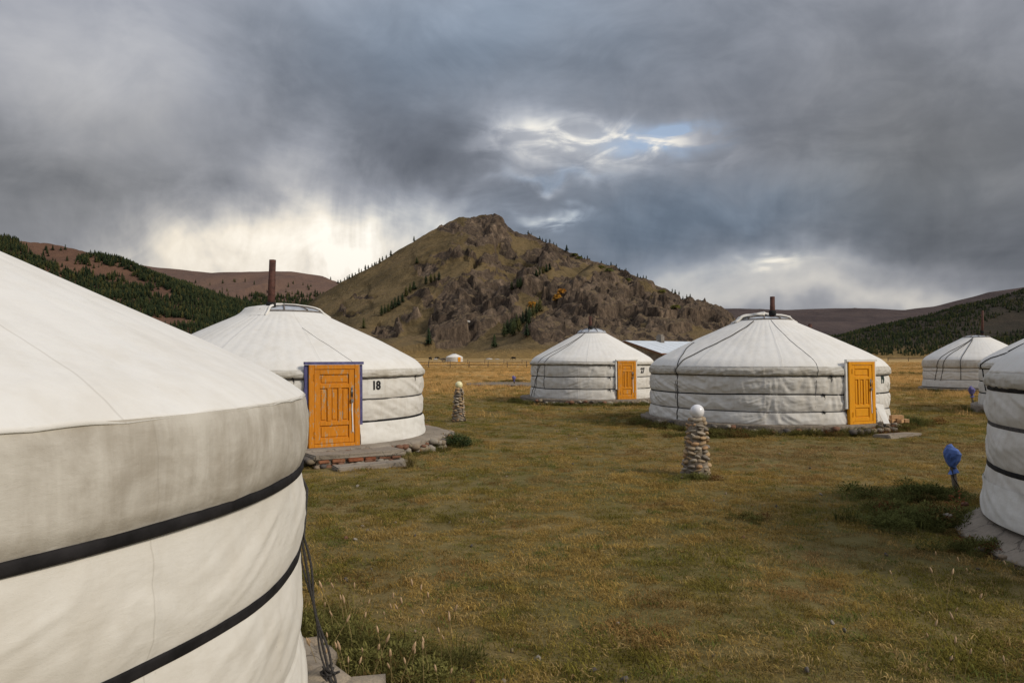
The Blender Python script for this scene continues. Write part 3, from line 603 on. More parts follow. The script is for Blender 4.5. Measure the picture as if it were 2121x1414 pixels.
class Yurt:
    def __init__(s, key, label, **k):
        (cx, cy), s.R = Y[key]; s.key = key; s.C = (cx, cy); s.seed = k.get('seed', 1.0)
        s.z0 = k.get('z0', PLAT); s.eave = k.get('eave', 1.50); s.top = k.get('top', 2.86); s.rc = k.get('rc', .85)
        s.belts = k.get('belts', (1.40, .93, .46)); s.wr = k.get('wr', 1.0); s.door = None; s.flat = None; s.bul = k.get('bul', .05)
        s.shoulder = k.get('shoulder', .10); s.puff = k.get('puff', .030); s.lip = k.get('lip', .06); s.flap_to = k.get('flap_to', 1.36); s.plump = k.get('plump', .48)
        s.root = thing('yurt', label, 'yurt', (cx, cy, s.z0), 'white felt yurts of the camp')
    def th(s, px): return theta_at(px, s.C, s.R)
    # radius of the wall canvas: pinched at the belts, plump between, creased
    def wall_r(s, T, z):
        x, y = s.R * np.cos(T), s.R * np.sin(T); lv = [0.0] + sorted(s.belts) + [s.eave + .1]; b = np.zeros(np.broadcast(T, z).shape); env = b.copy()
        for a, c in zip(lv[:-1], lv[1:]):
            t = np.clip((z - a) / (c - a), 0, 1); ins = (z >= a) & (z <= c); b = np.where(ins, np.sin(PI * t) ** .7 * (.045 * min(1, (c - a) / .45)), b); env = np.where(ins, np.sin(PI * t) ** .5, env)
        b = np.where(z < min(s.belts), .012 + .05 * np.clip(1 - z / min(s.belts), 0, 1), b * s.plump * (.75 + .7 * fbm(x * .8, y * .8, z * 1.5 + s.seed * 2, 2)))
        sd = s.seed; u = T * s.R
        low = .016 * fbm(x * .7, y * .7, z * .9 + sd, 2)
        fold = ridged(x * 1.5 + .6 * z, y * 1.5 - 1.1 * z, z * 1.5 + sd * 3, 3) - 1.1
        fold2 = ridged(x * .9 - 1.6 * z, y * .9 + 1.4 * z, z * 2.3 + sd * 7, 2) - 1.0
        fine = fbm(x * 5, y * 5, z * 1.6 + sd, 2)
        sw = fbm(x * .5, y * .5, s.seed * 5, 2); dg = np.where(sw > 0, 1.0, -1.0) * np.minimum(1, np.abs(sw) * 4)
        drape = ridged(u * 1.5 + dg * 4.0 * z, z * .6 + sd, sd * 2 + 0 * z, 3) - 1.1; hang = ridged(u * 4.2 + .8 * z, z * .5 + sd * 3, sd + 0 * z, 2) - 1.0
        if s.flat is not None:
            ft, fz, fw = s.flat; calm = np.exp(-((((T - ft + PI) % (2 * PI) - PI) * s.R / fw) ** 4) - ((z - fz) / (fw * .9)) ** 4); env = env * (1 - .92 * calm)
        return s.R + b + low + s.wr * env * (.018 * fold + .018 * fold2 + .034 * drape + .010 * hang + .005 * fine)
    def eave_z(s, T): return s.eave + .022 * fbm(np.cos(T) * 1.3, np.sin(T) * 1.3, s.seed, 2)
    def roof_p(s, T, t):
        """t 0 at the crown, 1 at the eave edge"""
        ez = s.eave_z(T); Re = s.R + s.lip; r = s.rc + (Re - s.rc) * t; tt = np.clip(t, 0, 1)
        z = s.top + (ez - s.top) * tt + s.bul * np.sin(PI * tt ** 1.4) ; z = z - s.shoulder * (np.clip(tt - .90, 0, 1) / .10) ** 2
        x, y = r * np.cos(T), r * np.sin(T)
        sag = -.006 * (1 - np.abs(np.cos(T * 31))) * sstep(0, .2, tt) + s.wr * (.012 * fbm(x * .9, y * .9, s.seed, 3) * np.sin(PI * np.clip(tt, 0, 1)) + .010 * (ridged(np.cos(T) * s.R * 2.2, np.sin(T) * s.R * 2.2, tt * 1.5 + s.seed, 2) - 1) * sstep(.5, 1, tt))
        return np.stack([x, y, z + sag], -1)
    def flap_p(s, T, t):
        ez = s.eave_z(T) - s.shoulder + .007; zb = s.flap_to; z = ez + (zb - ez) * t; x, y = np.cos(T) * s.R, np.sin(T) * s.R
        a = t * PI * .5; out = s.lip * (1 - .3 * t) - .006 * (1 - sstep(0, .1, t)) + s.puff * np.sin(PI * np.clip(t, 0, 1)) ** .8 - (.03 if s.puff > .02 else .026) * sstep(.75, 1, t)
        fold = s.wr * (.024 * (ridged(x * 2.2 + .7 * t, y * 2.2 - .6 * t, t * .8 + s.seed, 3) - 1.1) + .014 * (ridged(x * 5.5, y * 5.5, t * 1.2 + s.seed, 2) - 1)) * sstep(.02, .35, t)
        r = s.R + out + fold + .01 * fbm(x, y, t + s.seed, 2); return np.stack([r * np.cos(T), r * np.sin(T), z], -1)
    def surf(s, T, q, off=.012):
        """q in [0,1] over the roof, [1,2] down flap and wall"""
        if q <= 1: p = s.roof_p(np.array([T]), np.array([q]))[0]; return Vector(p) + Vector((math.cos(T) * off * .5, math.sin(T) * off * .5, off))
        z = float(s.eave - .09) * (2 - q)
        if z > s.flap_to: p = s.flap_p(np.array([T]), np.array([(s.eave - .09 - z) / (s.eave - .09 - s.flap_to)]))[0]; return Vector(p) + Vector((math.cos(T), math.sin(T), 0)) * off
        r = float(s.wall_r(np.array([T]), np.array([z]))[0]) + off; return Vector((r * math.cos(T), r * math.sin(T), z))
    def cover(s, nu, m_roof=None, m_wall=None, m_flap=None, nv=60):
        T = np.linspace(0, 2 * PI, nu, endpoint=False); da = 9
        if s.door is not None: da = np.abs((T - s.door[0] + PI) % (2 * PI) - PI) * s.R / (s.door[1] * .5)
        push = (1 - sstep(.75, 1.05, da)) * .10 if s.door is not None else np.zeros(nu)
        z = np.linspace(0.0, s.flap_to + .06, nv); TT, Z = np.meshgrid(T, z, indexing='ij'); r = s.wall_r(TT, Z) - push[:, None]
        s.wall = obj('wall', grid_mesh('wall', np.stack([r * np.cos(TT), r * np.sin(TT), Z], -1), True), m_wall or M_WALL, s.root)
        t = np.linspace(0, 1, nv); TT, Q = np.meshgrid(T, t, indexing='ij')
        P = s.roof_p(TT, Q); under = P[:, -1:].copy(); under[..., :2] *= (s.R + s.lip - .04) / (s.R + s.lip); under[..., 2] -= .012
        s.roof = obj('roof_cover', grid_mesh('roof_cover', np.concatenate([P, under], 1), True), m_roof or M_ROOF, s.root)
        TT, Q = np.meshgrid(T, np.linspace(0, 1, 22), indexing='ij'); P = s.flap_p(TT, Q)
        P[..., :2] *= (1 - push[:, None, None] / s.R)
        s.flap = obj('eave_flap', grid_mesh('eave_flap', P, True), m_flap or M_FLAP, s.root)
    def belt(s, z, h=.035, mat=None, sag=.02, gap=True, zfun=None, off=.006):
        if s.door is not None and gap: d0 = s.door[0] + s.door[1] * .5 / s.R; T = np.linspace(d0, d0 + 2 * PI - s.door[1] / s.R, 260)
        else: T = np.linspace(0, 2 * PI, 261)
        zz = z + sag * fbm(np.cos(T) * 1.2, np.sin(T) * 1.2, z * 5 + s.seed, 2)
        if zfun is not None: zz = zfun(T)
        rs = []
        for k in (-.5, -.25, .25, .5):
            zc = zz + k * h
            r = np.maximum(s.wall_r(T, zc), s.wall_r(T, zz) - .004)
            if zc.max() > s.flap_to - .02: r = np.maximum(r, s.R + s.lip * .55 - .0)
            ez_ = s.eave_z(T) - s.shoulder + .007; tf = (ez_ - zz) / (ez_ - s.flap_to); fp = s.flap_p(T, np.clip(tf, 0, 1)); fr_ = np.hypot(fp[:, 0], fp[:, 1])
            if z > s.flap_to - h: r = np.maximum(r, fr_ + .002)
            bulge = off * (1.0 if abs(k) < .4 else .45); rs.append((r + bulge, zc))
        prof = [(rs[0][0] - .02, rs[0][1])] + rs + [(rs[-1][0] - .02, rs[-1][1])]
        P = np.stack([np.stack([r * np.cos(T), r * np.sin(T), z_], -1) for r, z_ in prof], 1)
        return obj('belt', grid_mesh('belt', P, False), mat or M_BELT, s.root)
    def rope(s, stops, r=.012, n=26, mat=None, name='rope', extra=()):
        pts = []
        for (t0, q0), (t1, q1) in zip(stops[:-1], stops[1:]):
            for i in range(n + (1 if (t1, q1) == stops[-1] else 0)):
                u = i / n; pts.append(s.surf(t0 + (t1 - t0) * u, q0 + (q1 - q0) * u, r * 1.1))
        pts += [Vector(e) for e in extra]
        return MB().tube(pts, r, 5).build(name, mat or M_ROPE, s.root, True)
    def knot(s, T, z, size=.035, mat=None):
        r = float(s.wall_r(np.array([T]), np.array([z]))[0]) + .03; c = Vector((r * math.cos(T), r * math.sin(T), z)); tn = Vector((-math.sin(T), math.cos(T), 0))
        mb = MB().tube([c - tn * size * 1.3 + Vector((0, 0, size * .5)), c + Vector((math.cos(T), math.sin(T), 0)) * size * .7, c + tn * size * 1.3 - Vector((0, 0, size * .4))], [size * .5, size * .8, size * .5], 7)
        mb.tube([c, c + tn * size + Vector((0, 0, -size * 2.2)), c + tn * size * .8 + Vector((0, 0, -size * 4.2))], [size * .35, size * .3, size * .2], 5)
        return mb.build('knot', mat or M_BELT, s.root, True)
    def chimney(s, dx, dy, h, r=.07, zb=None, lean=(0, 0)):
        zb = s.top - .25 if zb is None else zb; b = Vector((dx, dy, zb)); n = 14
        pts = [b + Vector((lean[0] * h * k, lean[1] * h * k, h * k)) for k in (0, .33, .34, .66, .67, 1.0)]
        o = MB().tube(pts, [r, r, r * 1.05, r * 1.05, r * .98, r * .98], n).build('chimney', M_RUST, s.root, False); smooth(o.data); 
        e = pts[-1]; MB().lathe([(r * .80, -.02), (r * .80, .004)], n, e).build('pipe_mouth', M_BLACK, o)  # black disc set on the closed pipe end
        c = MB().lathe([(r * 1.1, 0), (r * 1.45, .02), (r * 1.45, .13), (r * 1.15, .16)], n, b + Vector((lean[0] * .25, lean[1] * .25, .20))); c.build('collar', M_BLACK, o, True); return o
    def crown(s, h=.16, mat=None, spokes=10, n=64):
        T = np.linspace(0, 2 * PI, n, endpoint=False); q = np.linspace(0, 1, 9); TT, Q = np.meshgrid(T, q, indexing='ij'); r = (s.rc + .02) * np.sin(Q * PI / 2) + .004
        P = np.stack([r * np.cos(TT), r * np.sin(TT), s.top - .01 + h * np.cos(Q * PI / 2) - .02 * np.abs(np.sin(TT * spokes / 2)) * np.sin(Q * PI)], -1)
        cr = obj('crown', grid_mesh('crown', P, True), mat or M_GLASSW, s.root)
        mb = MB()
        for i in range(spokes):
            a = 2 * PI * i / spokes; mb.tube([(rr_ * math.cos(a), rr_ * math.sin(a), s.top + .008 + h * math.cos(math.asin(min(1, rr_ / (s.rc + .02)))))for rr_ in np.linspace(.05, s.rc, 7)], .016, 5)
        mb.tube([((s.rc + .005) * math.cos(a), (s.rc + .005) * math.sin(a), s.top + .012) for a in np.linspace(0, 2 * PI, 49)], .022, 6, False).build('crown_rim', M_WOODG, cr, True)
        s.crown_h = h; return cr
    def crown_flap(s, t0, t1, lift=.03, mat=None, edge=.03, q0=.35, arch=0.0):
        """canvas over part of the crown, its free edge rolled"""
        T = np.linspace(t0, t1, 60); q = np.linspace(0, 1, 14); TT, Q = np.meshgrid(T, q, indexing='ij'); u = (TT - t0) / (t1 - t0); R2 = s.rc + .22
        r = R2 * Q; dome = s.crown_h * np.sqrt(np.clip(1 - (r / (s.rc + .05)) ** 2, 0, 1)); z = s.top + lift + dome - np.clip(r - s.rc, 0, 1) * .58 + arch * np.sin(PI * u) ** .8 * np.clip(1 - Q, 0, 1) + .012 * fbm(r * np.cos(TT) * 4, r * np.sin(TT) * 4, s.seed, 2)
        P = np.stack([r * np.cos(TT), r * np.sin(TT), z], -1); o = obj('crown_flap', grid_mesh('crown_flap', P), mat or M_ROOF, s.root)
        path = [Vector(p) for p in P[0][::-1]] + [Vector(p) for p in P[-1]]; MB().tube(path, edge, 7).build('rolled_edge', mat or M_ROOF, o, True); return o
    # local frame at the door: a along the wall, b outward, c up
    def frame(s, T, b0):
        n = Vector((math.cos(T), math.sin(T), 0)); t = Vector((-math.sin(T), math.cos(T), 0)); o = n * b0
        return lambda a, b, c: o + t * a + n * b + Vector((0, 0, c))
    def make_door(s, px, W, H, mat, trim=None, fancy=True, lean=.03, zb=0.0):
        T = s.th(px); s.door = (T, W + .02); s.doorW, s.doorH = W, H; F0 = s.frame(T, s.R + .03); F = lambda a, b, c: F0(a, b - lean * (c / H), c + zb)
        def box(mb, a0, a1, b0, b1, c0, c1):
            q = [F(a, b, c) for a in (a0, a1) for b in (b0, b1) for c in (c0, c1)]; mb.add(q, [(0,1,3,2), (4,6,7,5), (0,4,5,1), (2,3,7,6), (0,2,6,4), (1,5,7,3)])
        fw = .11; mb = MB(); box(mb, -W/2, -W/2 + fw, 0, .10, 0, H); box(mb, W/2 - fw, W/2, 0, .10, 0, H); box(mb, -W/2 + fw, W/2 - fw, 0, .098, H - .09, H); box(mb, -W/2 + fw, W/2 - fw, 0, .102, 0, .07)
        fr = mb.mesh('door_frame'); bevel_mesh(fr, .006); obj('door_frame', fr, mat, s.root)
        w0, w1, h0, h1 = -W/2 + fw + .006, W/2 - fw - .006, .076, H - .096; lw, lh = w1 - w0, h1 - h0; st = .115
        leafm = MB(); box(leafm, w0, w1, .02, .055, h0, h1); door = leafm.build('door', mat, s.root)
        rails = [(h0, h0 + .10), (h0 + lh * .24, h0 + lh * .24 + .085), (h0 + lh * .745, h0 + lh * .745 + .085), (h1 - .10, h1)]
        mb = MB(); box(mb, w0, w0 + st, .055, .084, h0, h1); box(mb, w1 - st, w1, .055, .084, h0, h1); me = mb.mesh('stile'); bevel_mesh(me, .005); obj('stile', me, mat, door)
        for a, b in rails: q = MB(); box(q, w0 + st + .001, w1 - st - .001, .055, .083, a, b); me = q.mesh('rail'); bevel_mesh(me, .006); obj('rail', me, mat, door)
        i0, i1 = w0 + st, w1 - st; c0, c1 = rails[1][1], rails[2][0]; mw = .075; pw = (i1 - i0 - 2 * mw) / 3
        for k in (0, 1): a = i0 + pw * (k + 1) + mw * k; q = MB(); box(q, a, a + mw, .055, .082, c0 + .001, c1 - .001); me = q.mesh('mullion'); bevel_mesh(me, .006); obj('mullion', me, mat, door)
        rects = [(i0 + (pw + mw) * k, i0 + (pw + mw) * k + pw, c0, c1) for k in range(3)] + [(i0, i1, rails[0][1], rails[1][0]), (i0, i1, rails[2][1], rails[3][0])]
        for a0, a1, e0, e1 in rects:
            q = MB(); box(q, a0 + .03, a1 - .03, .055, .071, e0 + .03, e1 - .03); me = q.mesh('panel'); bevel_mesh(me, .012); obj('panel', me, mat, door)
        if fancy:
            for c in (.20, H - .32): q = MB().tube([F(-W/2 + fw, .108, c), F(-W/2 + fw, .108, c + .13)], .013, 8); box(q, -W/2 + fw - .03, -W/2 + fw + .03, .0985, .1045, c + .02, c + .11); q.build('hinge', mat, door, False)
            q = MB(); box(q, w1 - .075, w1 - .035, .085, .094, H * .60, H * .72); q.tube([F(w1 - .055, .095, H * .70), F(w1 - .055, .135, H * .69), F(w1 - .055, .135, H * .63), F(w1 - .055, .095, H * .62)], .009, 6); q.build('handle', M_STEEL, door, True)
            q = MB(); box(q, w1 - .085, w1 - .03, .10, .13, H * .535, H * .575); q.tube([F(w1 - .075, .115, H * .575), F(w1 - .07, .115, H * .61), F(w1 - .045, .115, H * .61), F(w1 - .04, .115, H * .575)], .006, 5); q.build('padlock', M_STEEL, door)
            q = MB(); P = [(w1 - .05, .105, H * .57), (w1 - .055, .10, H * .45), (w1 - .045, .10, H * .32), (w1 - .04, .10, H * .17)]
            for (a, b, c), (a2, b2, c2) in zip(P[:-1], P[1:]): q.add([F(a - .012, b, c), F(a + .012, b, c), F(a2 + .012, b2, c2), F(a2 - .012, b2, c2), F(a - .012, b + .004, c), F(a + .012, b + .004, c), F(a2 + .012, b2 + .004, c2), F(a2 - .012, b2 + .004, c2)], [(0,1,2,3), (7,6,5,4), (0,3,7,4), (1,5,6,2)])
            q.build('strap', M_STRAP, door)
        if trim is not None:
            tw = .075; z1 = .42
            def edge(a0, a1, c0_, c1_, mt, nm='trim'):
                q = MB(); n = 10; ver = abs(c1_ - c0_) > abs(a1 - a0)
                for i in range(n):
                    u0, u1 = i / n, (i + 1) / n; j0, j1 = (.008 * math.sin(i * 2.1 + a0), .008 * math.sin((i + 1) * 2.1 + a0))
                    if ver:
                        ca, cb = c0_ + (c1_ - c0_) * u0, c0_ + (c1_ - c0_) * u1; q.add([F(a0 + j0, .052, ca), F(a1, .056, ca), F(a1, .056, cb), F(a0 + j1, .052, cb), F(a0 + j0, .0, ca), F(a0 + j1, .0, cb)], [(0, 1, 2, 3), (4, 0, 3, 5)])
                    elif i == 0: box(q, a0, a1, .02, .105, c0_, c1_)
                q.build(nm, mt, s.root)
            side = trim if trim is not True else M_TRIM
            edge(-W/2 - tw, -W/2 - .004, z1, H, side); edge(W/2 + .004, W/2 + tw, z1, H, side); edge(-W/2 - tw - .01, W/2 + tw + .01, H + .006, H + .06, side)
        return T
    def number(s, txt, T, z, size, mat, patch=None):
        cu = bpy.data.curves.new('t', 'FONT'); cu.body = txt; cu.size = size; cu.align_x = 'CENTER'; cu.offset = size * .045; cu.resolution_u = 4; cu.space_character = .92
        to = bpy.data.objects.new('t', cu); COL.objects.link(to); dg = bpy.context.evaluated_depsgraph_get(); me = bpy.data.meshes.new_from_object(to.evaluated_get(dg)); bpy.data.objects.remove(to)
        bm = bmesh.new(); bm.from_mesh(me); bmesh.ops.subdivide_edges(bm, edges=[e for e in bm.edges if e.calc_length() > size * .3], cuts=2); bmesh.ops.triangulate(bm, faces=bm.faces[:])
        for v_ in bm.verts:
            t = T + v_.co.x / s.R; zz = z + v_.co.y; r = float(s.wall_r(np.array([t]), np.array([zz]))[0]) + .011; v_.co = (r * math.cos(t), r * math.sin(t), zz)
        bm.to_mesh(me); bm.free(); me.name = 'number'; o = obj('number', me, mat, s.root); o['label'] = 'printed number ' + txt
        if patch:
            w_, h_ = patch; T2 = np.linspace(T - w_ / 2 / s.R, T + w_ / 2 / s.R, 14); Z2 = np.linspace(z - h_ * .3, z + h_ * .7, 12); TT, ZZ = np.meshgrid(T2, Z2, indexing='ij'); r = s.wall_r(TT, ZZ) + .006
            obj('number_patch', grid_mesh('number_patch', np.stack([r * np.cos(TT), r * np.sin(TT), ZZ], -1)), M_SKIRT, s.root)

def platform(key, label, ring=.45, height=PLAT, seed=0, mat=None, nst=0, arc=None, wob=.12, name='stone_platform', R=None, C=None, stmat=None, ssize=.12, rim=None):
    C = C or Y[key][0]; R = R or Y[key][1]; t = thing(name, label, 'platform', (C[0], C[1], 0))
    T = np.linspace(0, 2 * PI, 220, endpoint=False); ro = R + ring + wob * fbm(np.cos(T) * 2.2, np.sin(T) * 2.2, seed + .5, 4)
    prof = [(0.02, height, 0), (.5, height, .0), (.9, height, .004), (1.0, height, .012), (1.0, height - .03, .02), (1.0, height * .5, .035), (1.0, -.15, .03)]; rows = []
    if rim is not None: prof[3:6] = [(1.0, rim, .012), (1.0, rim - .015, .02), (1.0, rim * .5, .02)]
    for k, (fr, z, nz) in enumerate(prof):
        r = ro * fr if fr < 1 else ro + [0, 0, 0, -.035, 0, -.02, .02][k]; rows.append(np.stack([r * np.cos(T), r * np.sin(T), z + nz * fbm(np.cos(T) * 9, np.sin(T) * 9, k + seed, 3)], -1))
    sl_ = obj('slab', grid_mesh('slab', np.stack(rows, 1), True), mat or M_CONC, t)
    if nst:
        a0, a1 = arc
        for i in range(nst):
            a = a0 + (a1 - a0) * (i + random.uniform(.1, .9)) / nst; r = float(np.interp(a % (2 * PI), T, ro)) + random.uniform(-.05, .09); q = random.uniform(.6, 1.45) * ssize
            stone(t, (r * math.cos(a), r * math.sin(a), random.uniform(.03, max(.05, height - q * .45))), (q, q * .75, q * .62), stmat or M_RUBBLE)
    return t

# nearest yurt, cut by the left edge of the picture
n_ = Yurt('near', 'huge cream white yurt filling the lower left, dirty eave flap and black belts', eave=1.675, top=2.79, rc=.8, belts=(1.235, .765, .24), flap_to=1.22, lip=.04, wr=.55, seed=3.1, bul=.012, plump=.75, shoulder=.04, puff=.018)
n_.cover(720, M_ROOF, M_WALLN, M_FLAPN, 110)
for z in (1.235, .765): n_.belt(z, .046, M_BELT, .010, off=.010)
n_.crown(); n_.crown_flap(0, PI * 1.2); n_.chimney(-.2, .3, 1.2)
tn = theta_at(622, n_.C, n_.R + .04)
Tr = tn + .05
pp = [n_.surf(Tr + .30, 1.30, .02), n_.surf(Tr + .16, 1.34, .02)]
endp = at(692, 1425, 4.55) - Vector((n_.C[0], n_.C[1], n_.z0)); kn = at(682, 1378, 4.62) - Vector((n_.C[0], n_.C[1], n_.z0)); stp = at(626, 1110, 4.74) - Vector((n_.C[0], n_.C[1], n_.z0))
for dxx, rr_ in ((0, .009), (.014, .008), (-.012, .006)):
    path = pp + [stp.lerp(kn, u) + Vector((dxx * (1 + math.sin(u * 9)), 0, -.04 * math.sin(PI * u))) for u in np.linspace(0, 1, 18)] + [kn.lerp(endp, u) + Vector((dxx * 2, 0, 0)) for u in (.5, 1.0)]
    MB().tube(path, rr_, 6).build('guy_rope', M_ROPE, n_.root, True)
q = MB()
for k in range(7): a = k * .9; q.tube([kn + Vector((.03 * math.cos(a), .03 * math.sin(a), .02 * math.sin(2 * a))), kn + Vector((.045 * math.cos(a + 1.2), .03 * math.sin(a + 1), -.03)), kn + Vector((-.05 + .02 * k, -.03, -.07 + .01 * k))], .008, 5)
q.build('rope_knot', M_ROPE, n_.root, True)
pl = platform('near', 'rough grey stone footing under the nearest yurt', .22, PLAT, 4.0, nst=26, arc=(-1.2, .9), wob=.16, ssize=.15, stmat=M_FLAG)
for i, (x, y, sz) in enumerate([(668, 1392, .22), (735, 1398, .24), (760, 1410, .17), (700, 1408, .18), (640, 1370, .16)]):
    p = at(x, y, 4.62 + .04 * i) - Vector((n_.C[0], n_.C[1], 0)); stone(pl, (p.x, p.y, p.z - .10), (sz, sz * .9, .13), M_FLAG)

# yurt 18
b_ = Yurt('y18', 'white yurt 18 with worn ochre door, violet trim and rusty stovepipe', eave=1.63, top=2.86, rc=.90, belts=(1.385, .93, .455), flap_to=1.37, lip=.05, wr=1.25, seed=8.2, bul=.05)
b_.flat = (b_.th(778), 1.17, .30)
T18 = b_.make_door(690, 1.08, 1.66, M_DOOR18, M_TRIM); b_.cover(420, M_ROOF, M_WALL, M_FLAP, 70)
b_.belt(1.385, .035, M_BELTG); b_.belt(.93, .032, M_BELTG); b_.belt(.455, .05, M_BELT, .01)
for z in (1.40, .93): b_.knot(T18 - .62 / 3.3 - .06, z, .03)
b_.knot(b_.th(856), 1.39, .03)
b_.crown(.18); b_.crown_flap(.35, PI * 1.48, .02); b_.chimney(-.11, -.60, 1.34, .078, 2.72, (.03, 0))
b_.number('18', b_.th(778), 1.13, .25, M_INK, (.42, .36))
Tsk = np.linspace(T18 + .58 / 3.3, T18 + 2.2, 120); zz = np.linspace(.0, .44, 14); TT, ZZ = np.meshgrid(Tsk, zz, indexing='ij'); r = b_.wall_r(TT, ZZ) + .012 + .02 * (1 - ZZ / .44); obj('new_skirt', grid_mesh('new_skirt', np.stack([r * np.cos(TT), r * np.sin(TT), ZZ], -1)), M_SKIRT, b_.root)
b_.rope([(b_.th(668), .35), (b_.th(705), .62), (b_.th(742), 1.0)], .003, 20)
q = MB(); F = b_.frame(T18, b_.R + .05); q.box(F(-.578, .03, .60), F(-.578, .03, .60) * 0 + (F(1, 0, 0) - F(0, 0, 0)) * .034, (F(0, 1, 0) - F(0, 0, 0)) * .02, (0, 0, .17)); q.build('blue_patch', M_TRIMB, b_.root)
a0 = T18 - .5; pl18 = platform('y18', 'stone and concrete platform with broken front step under yurt 18', .62, PLAT, 1.0, nst=130, arc=(T18 - .35, T18 + 1.75), wob=.20, ssize=.125)
F = b_.frame(T18, b_.R)
def lbox(parent, F, a0, a1, b0, b1, c0, c1, mat, name, bev=.02, jit=.015):
    mb = MB(); q = [F(a + random.uniform(-jit, jit), b + random.uniform(-jit, jit), c + random.uniform(-jit, jit) * .4) for a in (a0, a1) for b in (b0, b1) for c in (c0, c1)]
    mb.add(q, [(0,1,3,2), (4,6,7,5), (0,4,5,1), (2,3,7,6), (0,2,6,4), (1,5,7,3)]); me = mb.mesh(name); bevel_mesh(me, bev, 2); return obj(name, me, mat, parent)
lbox(pl18, F, -.80, 1.05, .3, 1.22, .13, .235, M_CONC, 'landing_slab', .025, .03)
lbox(pl18, F, -.76, 1.0, .3, 1.15, -.1, .128, M_MORTAR, 'landing_core', .02, .02)
for i, (a, w_) in enumerate([(-.62, .13), (-.33, .16), (0.0, .2), (.30, .14), (.62, .17), (.86, .13)]): lbox(pl18, F, a - w_ * .8, a + w_ * .8, 1.05, 1.20 + random.uniform(-.02, .03), .075, .15, M_BRICK, 'brick', .012, .015)
for i in range(16): a = -.75 + i * .115; stone(pl18, F(a, 1.16 + random.uniform(-.02, .03), random.uniform(.0, .07)), (random.uniform(.07, .13), random.uniform(.06, .10), .065), M_RUBBLE)
for i in range(7): stone(pl18, F(-.80 + random.uniform(-.08, .03), .5 + i * .1, random.uniform(.02, .16)), (.09, .11, .07), M_RUBBLE)
lbox(pl18, F, -.58, .95, 1.38, 1.78, -.06, .075, M_CONC, 'step', .022, .035)

# yurt 27
e_ = Yurt('y27', 'white yurt 27 with orange door, dark ropes and domed crown', eave=1.66, top=2.86, rc=.64, belts=(1.43, .93, .42), flap_to=1.42, lip=.045, wr=1.4, seed=14.4, bul=.02)
e_.flat = (e_.th(1330), 1.18, .26)
T27 = e_.make_door(1296, .92, 1.62, M_DOOR27, M_SKIRT); e_.cover(300, M_ROOF, M_WALL, M_FLAP, 50)
for z in (1.435, .93, .42): e_.belt(z, .036, M_BELT, .03); e_.knot(T27 - .62 / 2.75 - .05, z, .035)
e_.crown(.24); e_.chimney(-.1, -.35, .78, .075, 2.82)
e_.number('27', e_.th(1330), 1.10, .30, M_INK)
for wl, wt in ((1117, 1190), (1130, 1196)):
    e_.rope([(e_.th(1197) - .25, .0), (e_.th(wl + 14) - .04, .7), (e_.th(wl), 1.02), (e_.th(wl - (8 if wl < 1120 else 2)), 1.98 if wl < 1120 else 1.75)], .010, 14)
e_.rope([(e_.th(1120), 1.1), (e_.th(1104), 1.98)], .012, 20)
platform('y27', 'low stone platform edged with weeds under yurt 27', .50, PLAT, 2.0, M_MORTAR, nst=70, arc=(PI * 1.05, PI * 1.95), wob=.2, ssize=.13)

# yurt 19
f_ = Yurt('y19', 'wide white yurt 19 with bright yellow orange door and rolled crown flap', eave=1.62, top=2.93, rc=.80, belts=(1.29, .80, .34), flap_to=1.28, lip=.045, wr=1.7, seed=21.7, bul=.04)
f_.flat = (f_.th(1825), 1.12, .26)
T19 = f_.make_door(1779, 1.02, 1.68, M_DOOR19, M_SKIRT); f_.cover(520, M_ROOF, M_WALL, M_FLAP, 80)
for z, h in ((1.295, .030), (.80, .036), (.34, .030)): f_.belt(z, h, M_BELT if z > .5 else M_BELTG, .03); f_.knot(T19 - .62 / 3.45 - (.10 if z > 1 else .16), z, .035)
f_.crown(.14); f_.crown_flap(.05, PI + .25, .05, arch=.10, edge=.045); f_.chimney(.12, -.40, .78, .075, 2.86)
f_.number('19', f_.th(1825), 1.08, .30, M_INKG)
tA = f_.th(1405); f_.rope([(f_.th(1520) - .1, .05), (tA + .02, .93), (tA, 1.05), (tA + .01, 1.99)], .015, 26, M_BELTG); f_.rope([(tA - .35, .55), (tA - .10, .82), (tA, 1.0)], .011, 16)
tB = f_.th(1692); f_.rope([(f_.th(1645), .02), (tB, .97), (tB - .01, 1.3), (tB - .02, 1.72)], .005, 20); f_.rope([(tA - .02, 1.02), (tA - .02, 1.62)], .007, 20)
pl19 = platform('y19', 'low concrete platform with weedy edge under yurt 19', .24, PLAT, 3.0, M_MORTAR, nst=80, arc=(PI * 1.1, PI * 2.05), wob=.16, ssize=.12)
F = f_.frame(T19, f_.R); lbox(pl19, F, -.5, .75, .85, 1.35, -.05, .075, M_CONC, 'step', .025, .05)
for i in range(7): stone(pl19, F(-.9 + i * .26, .52, .10), (.14, .12, .10), M_RUBBLE)
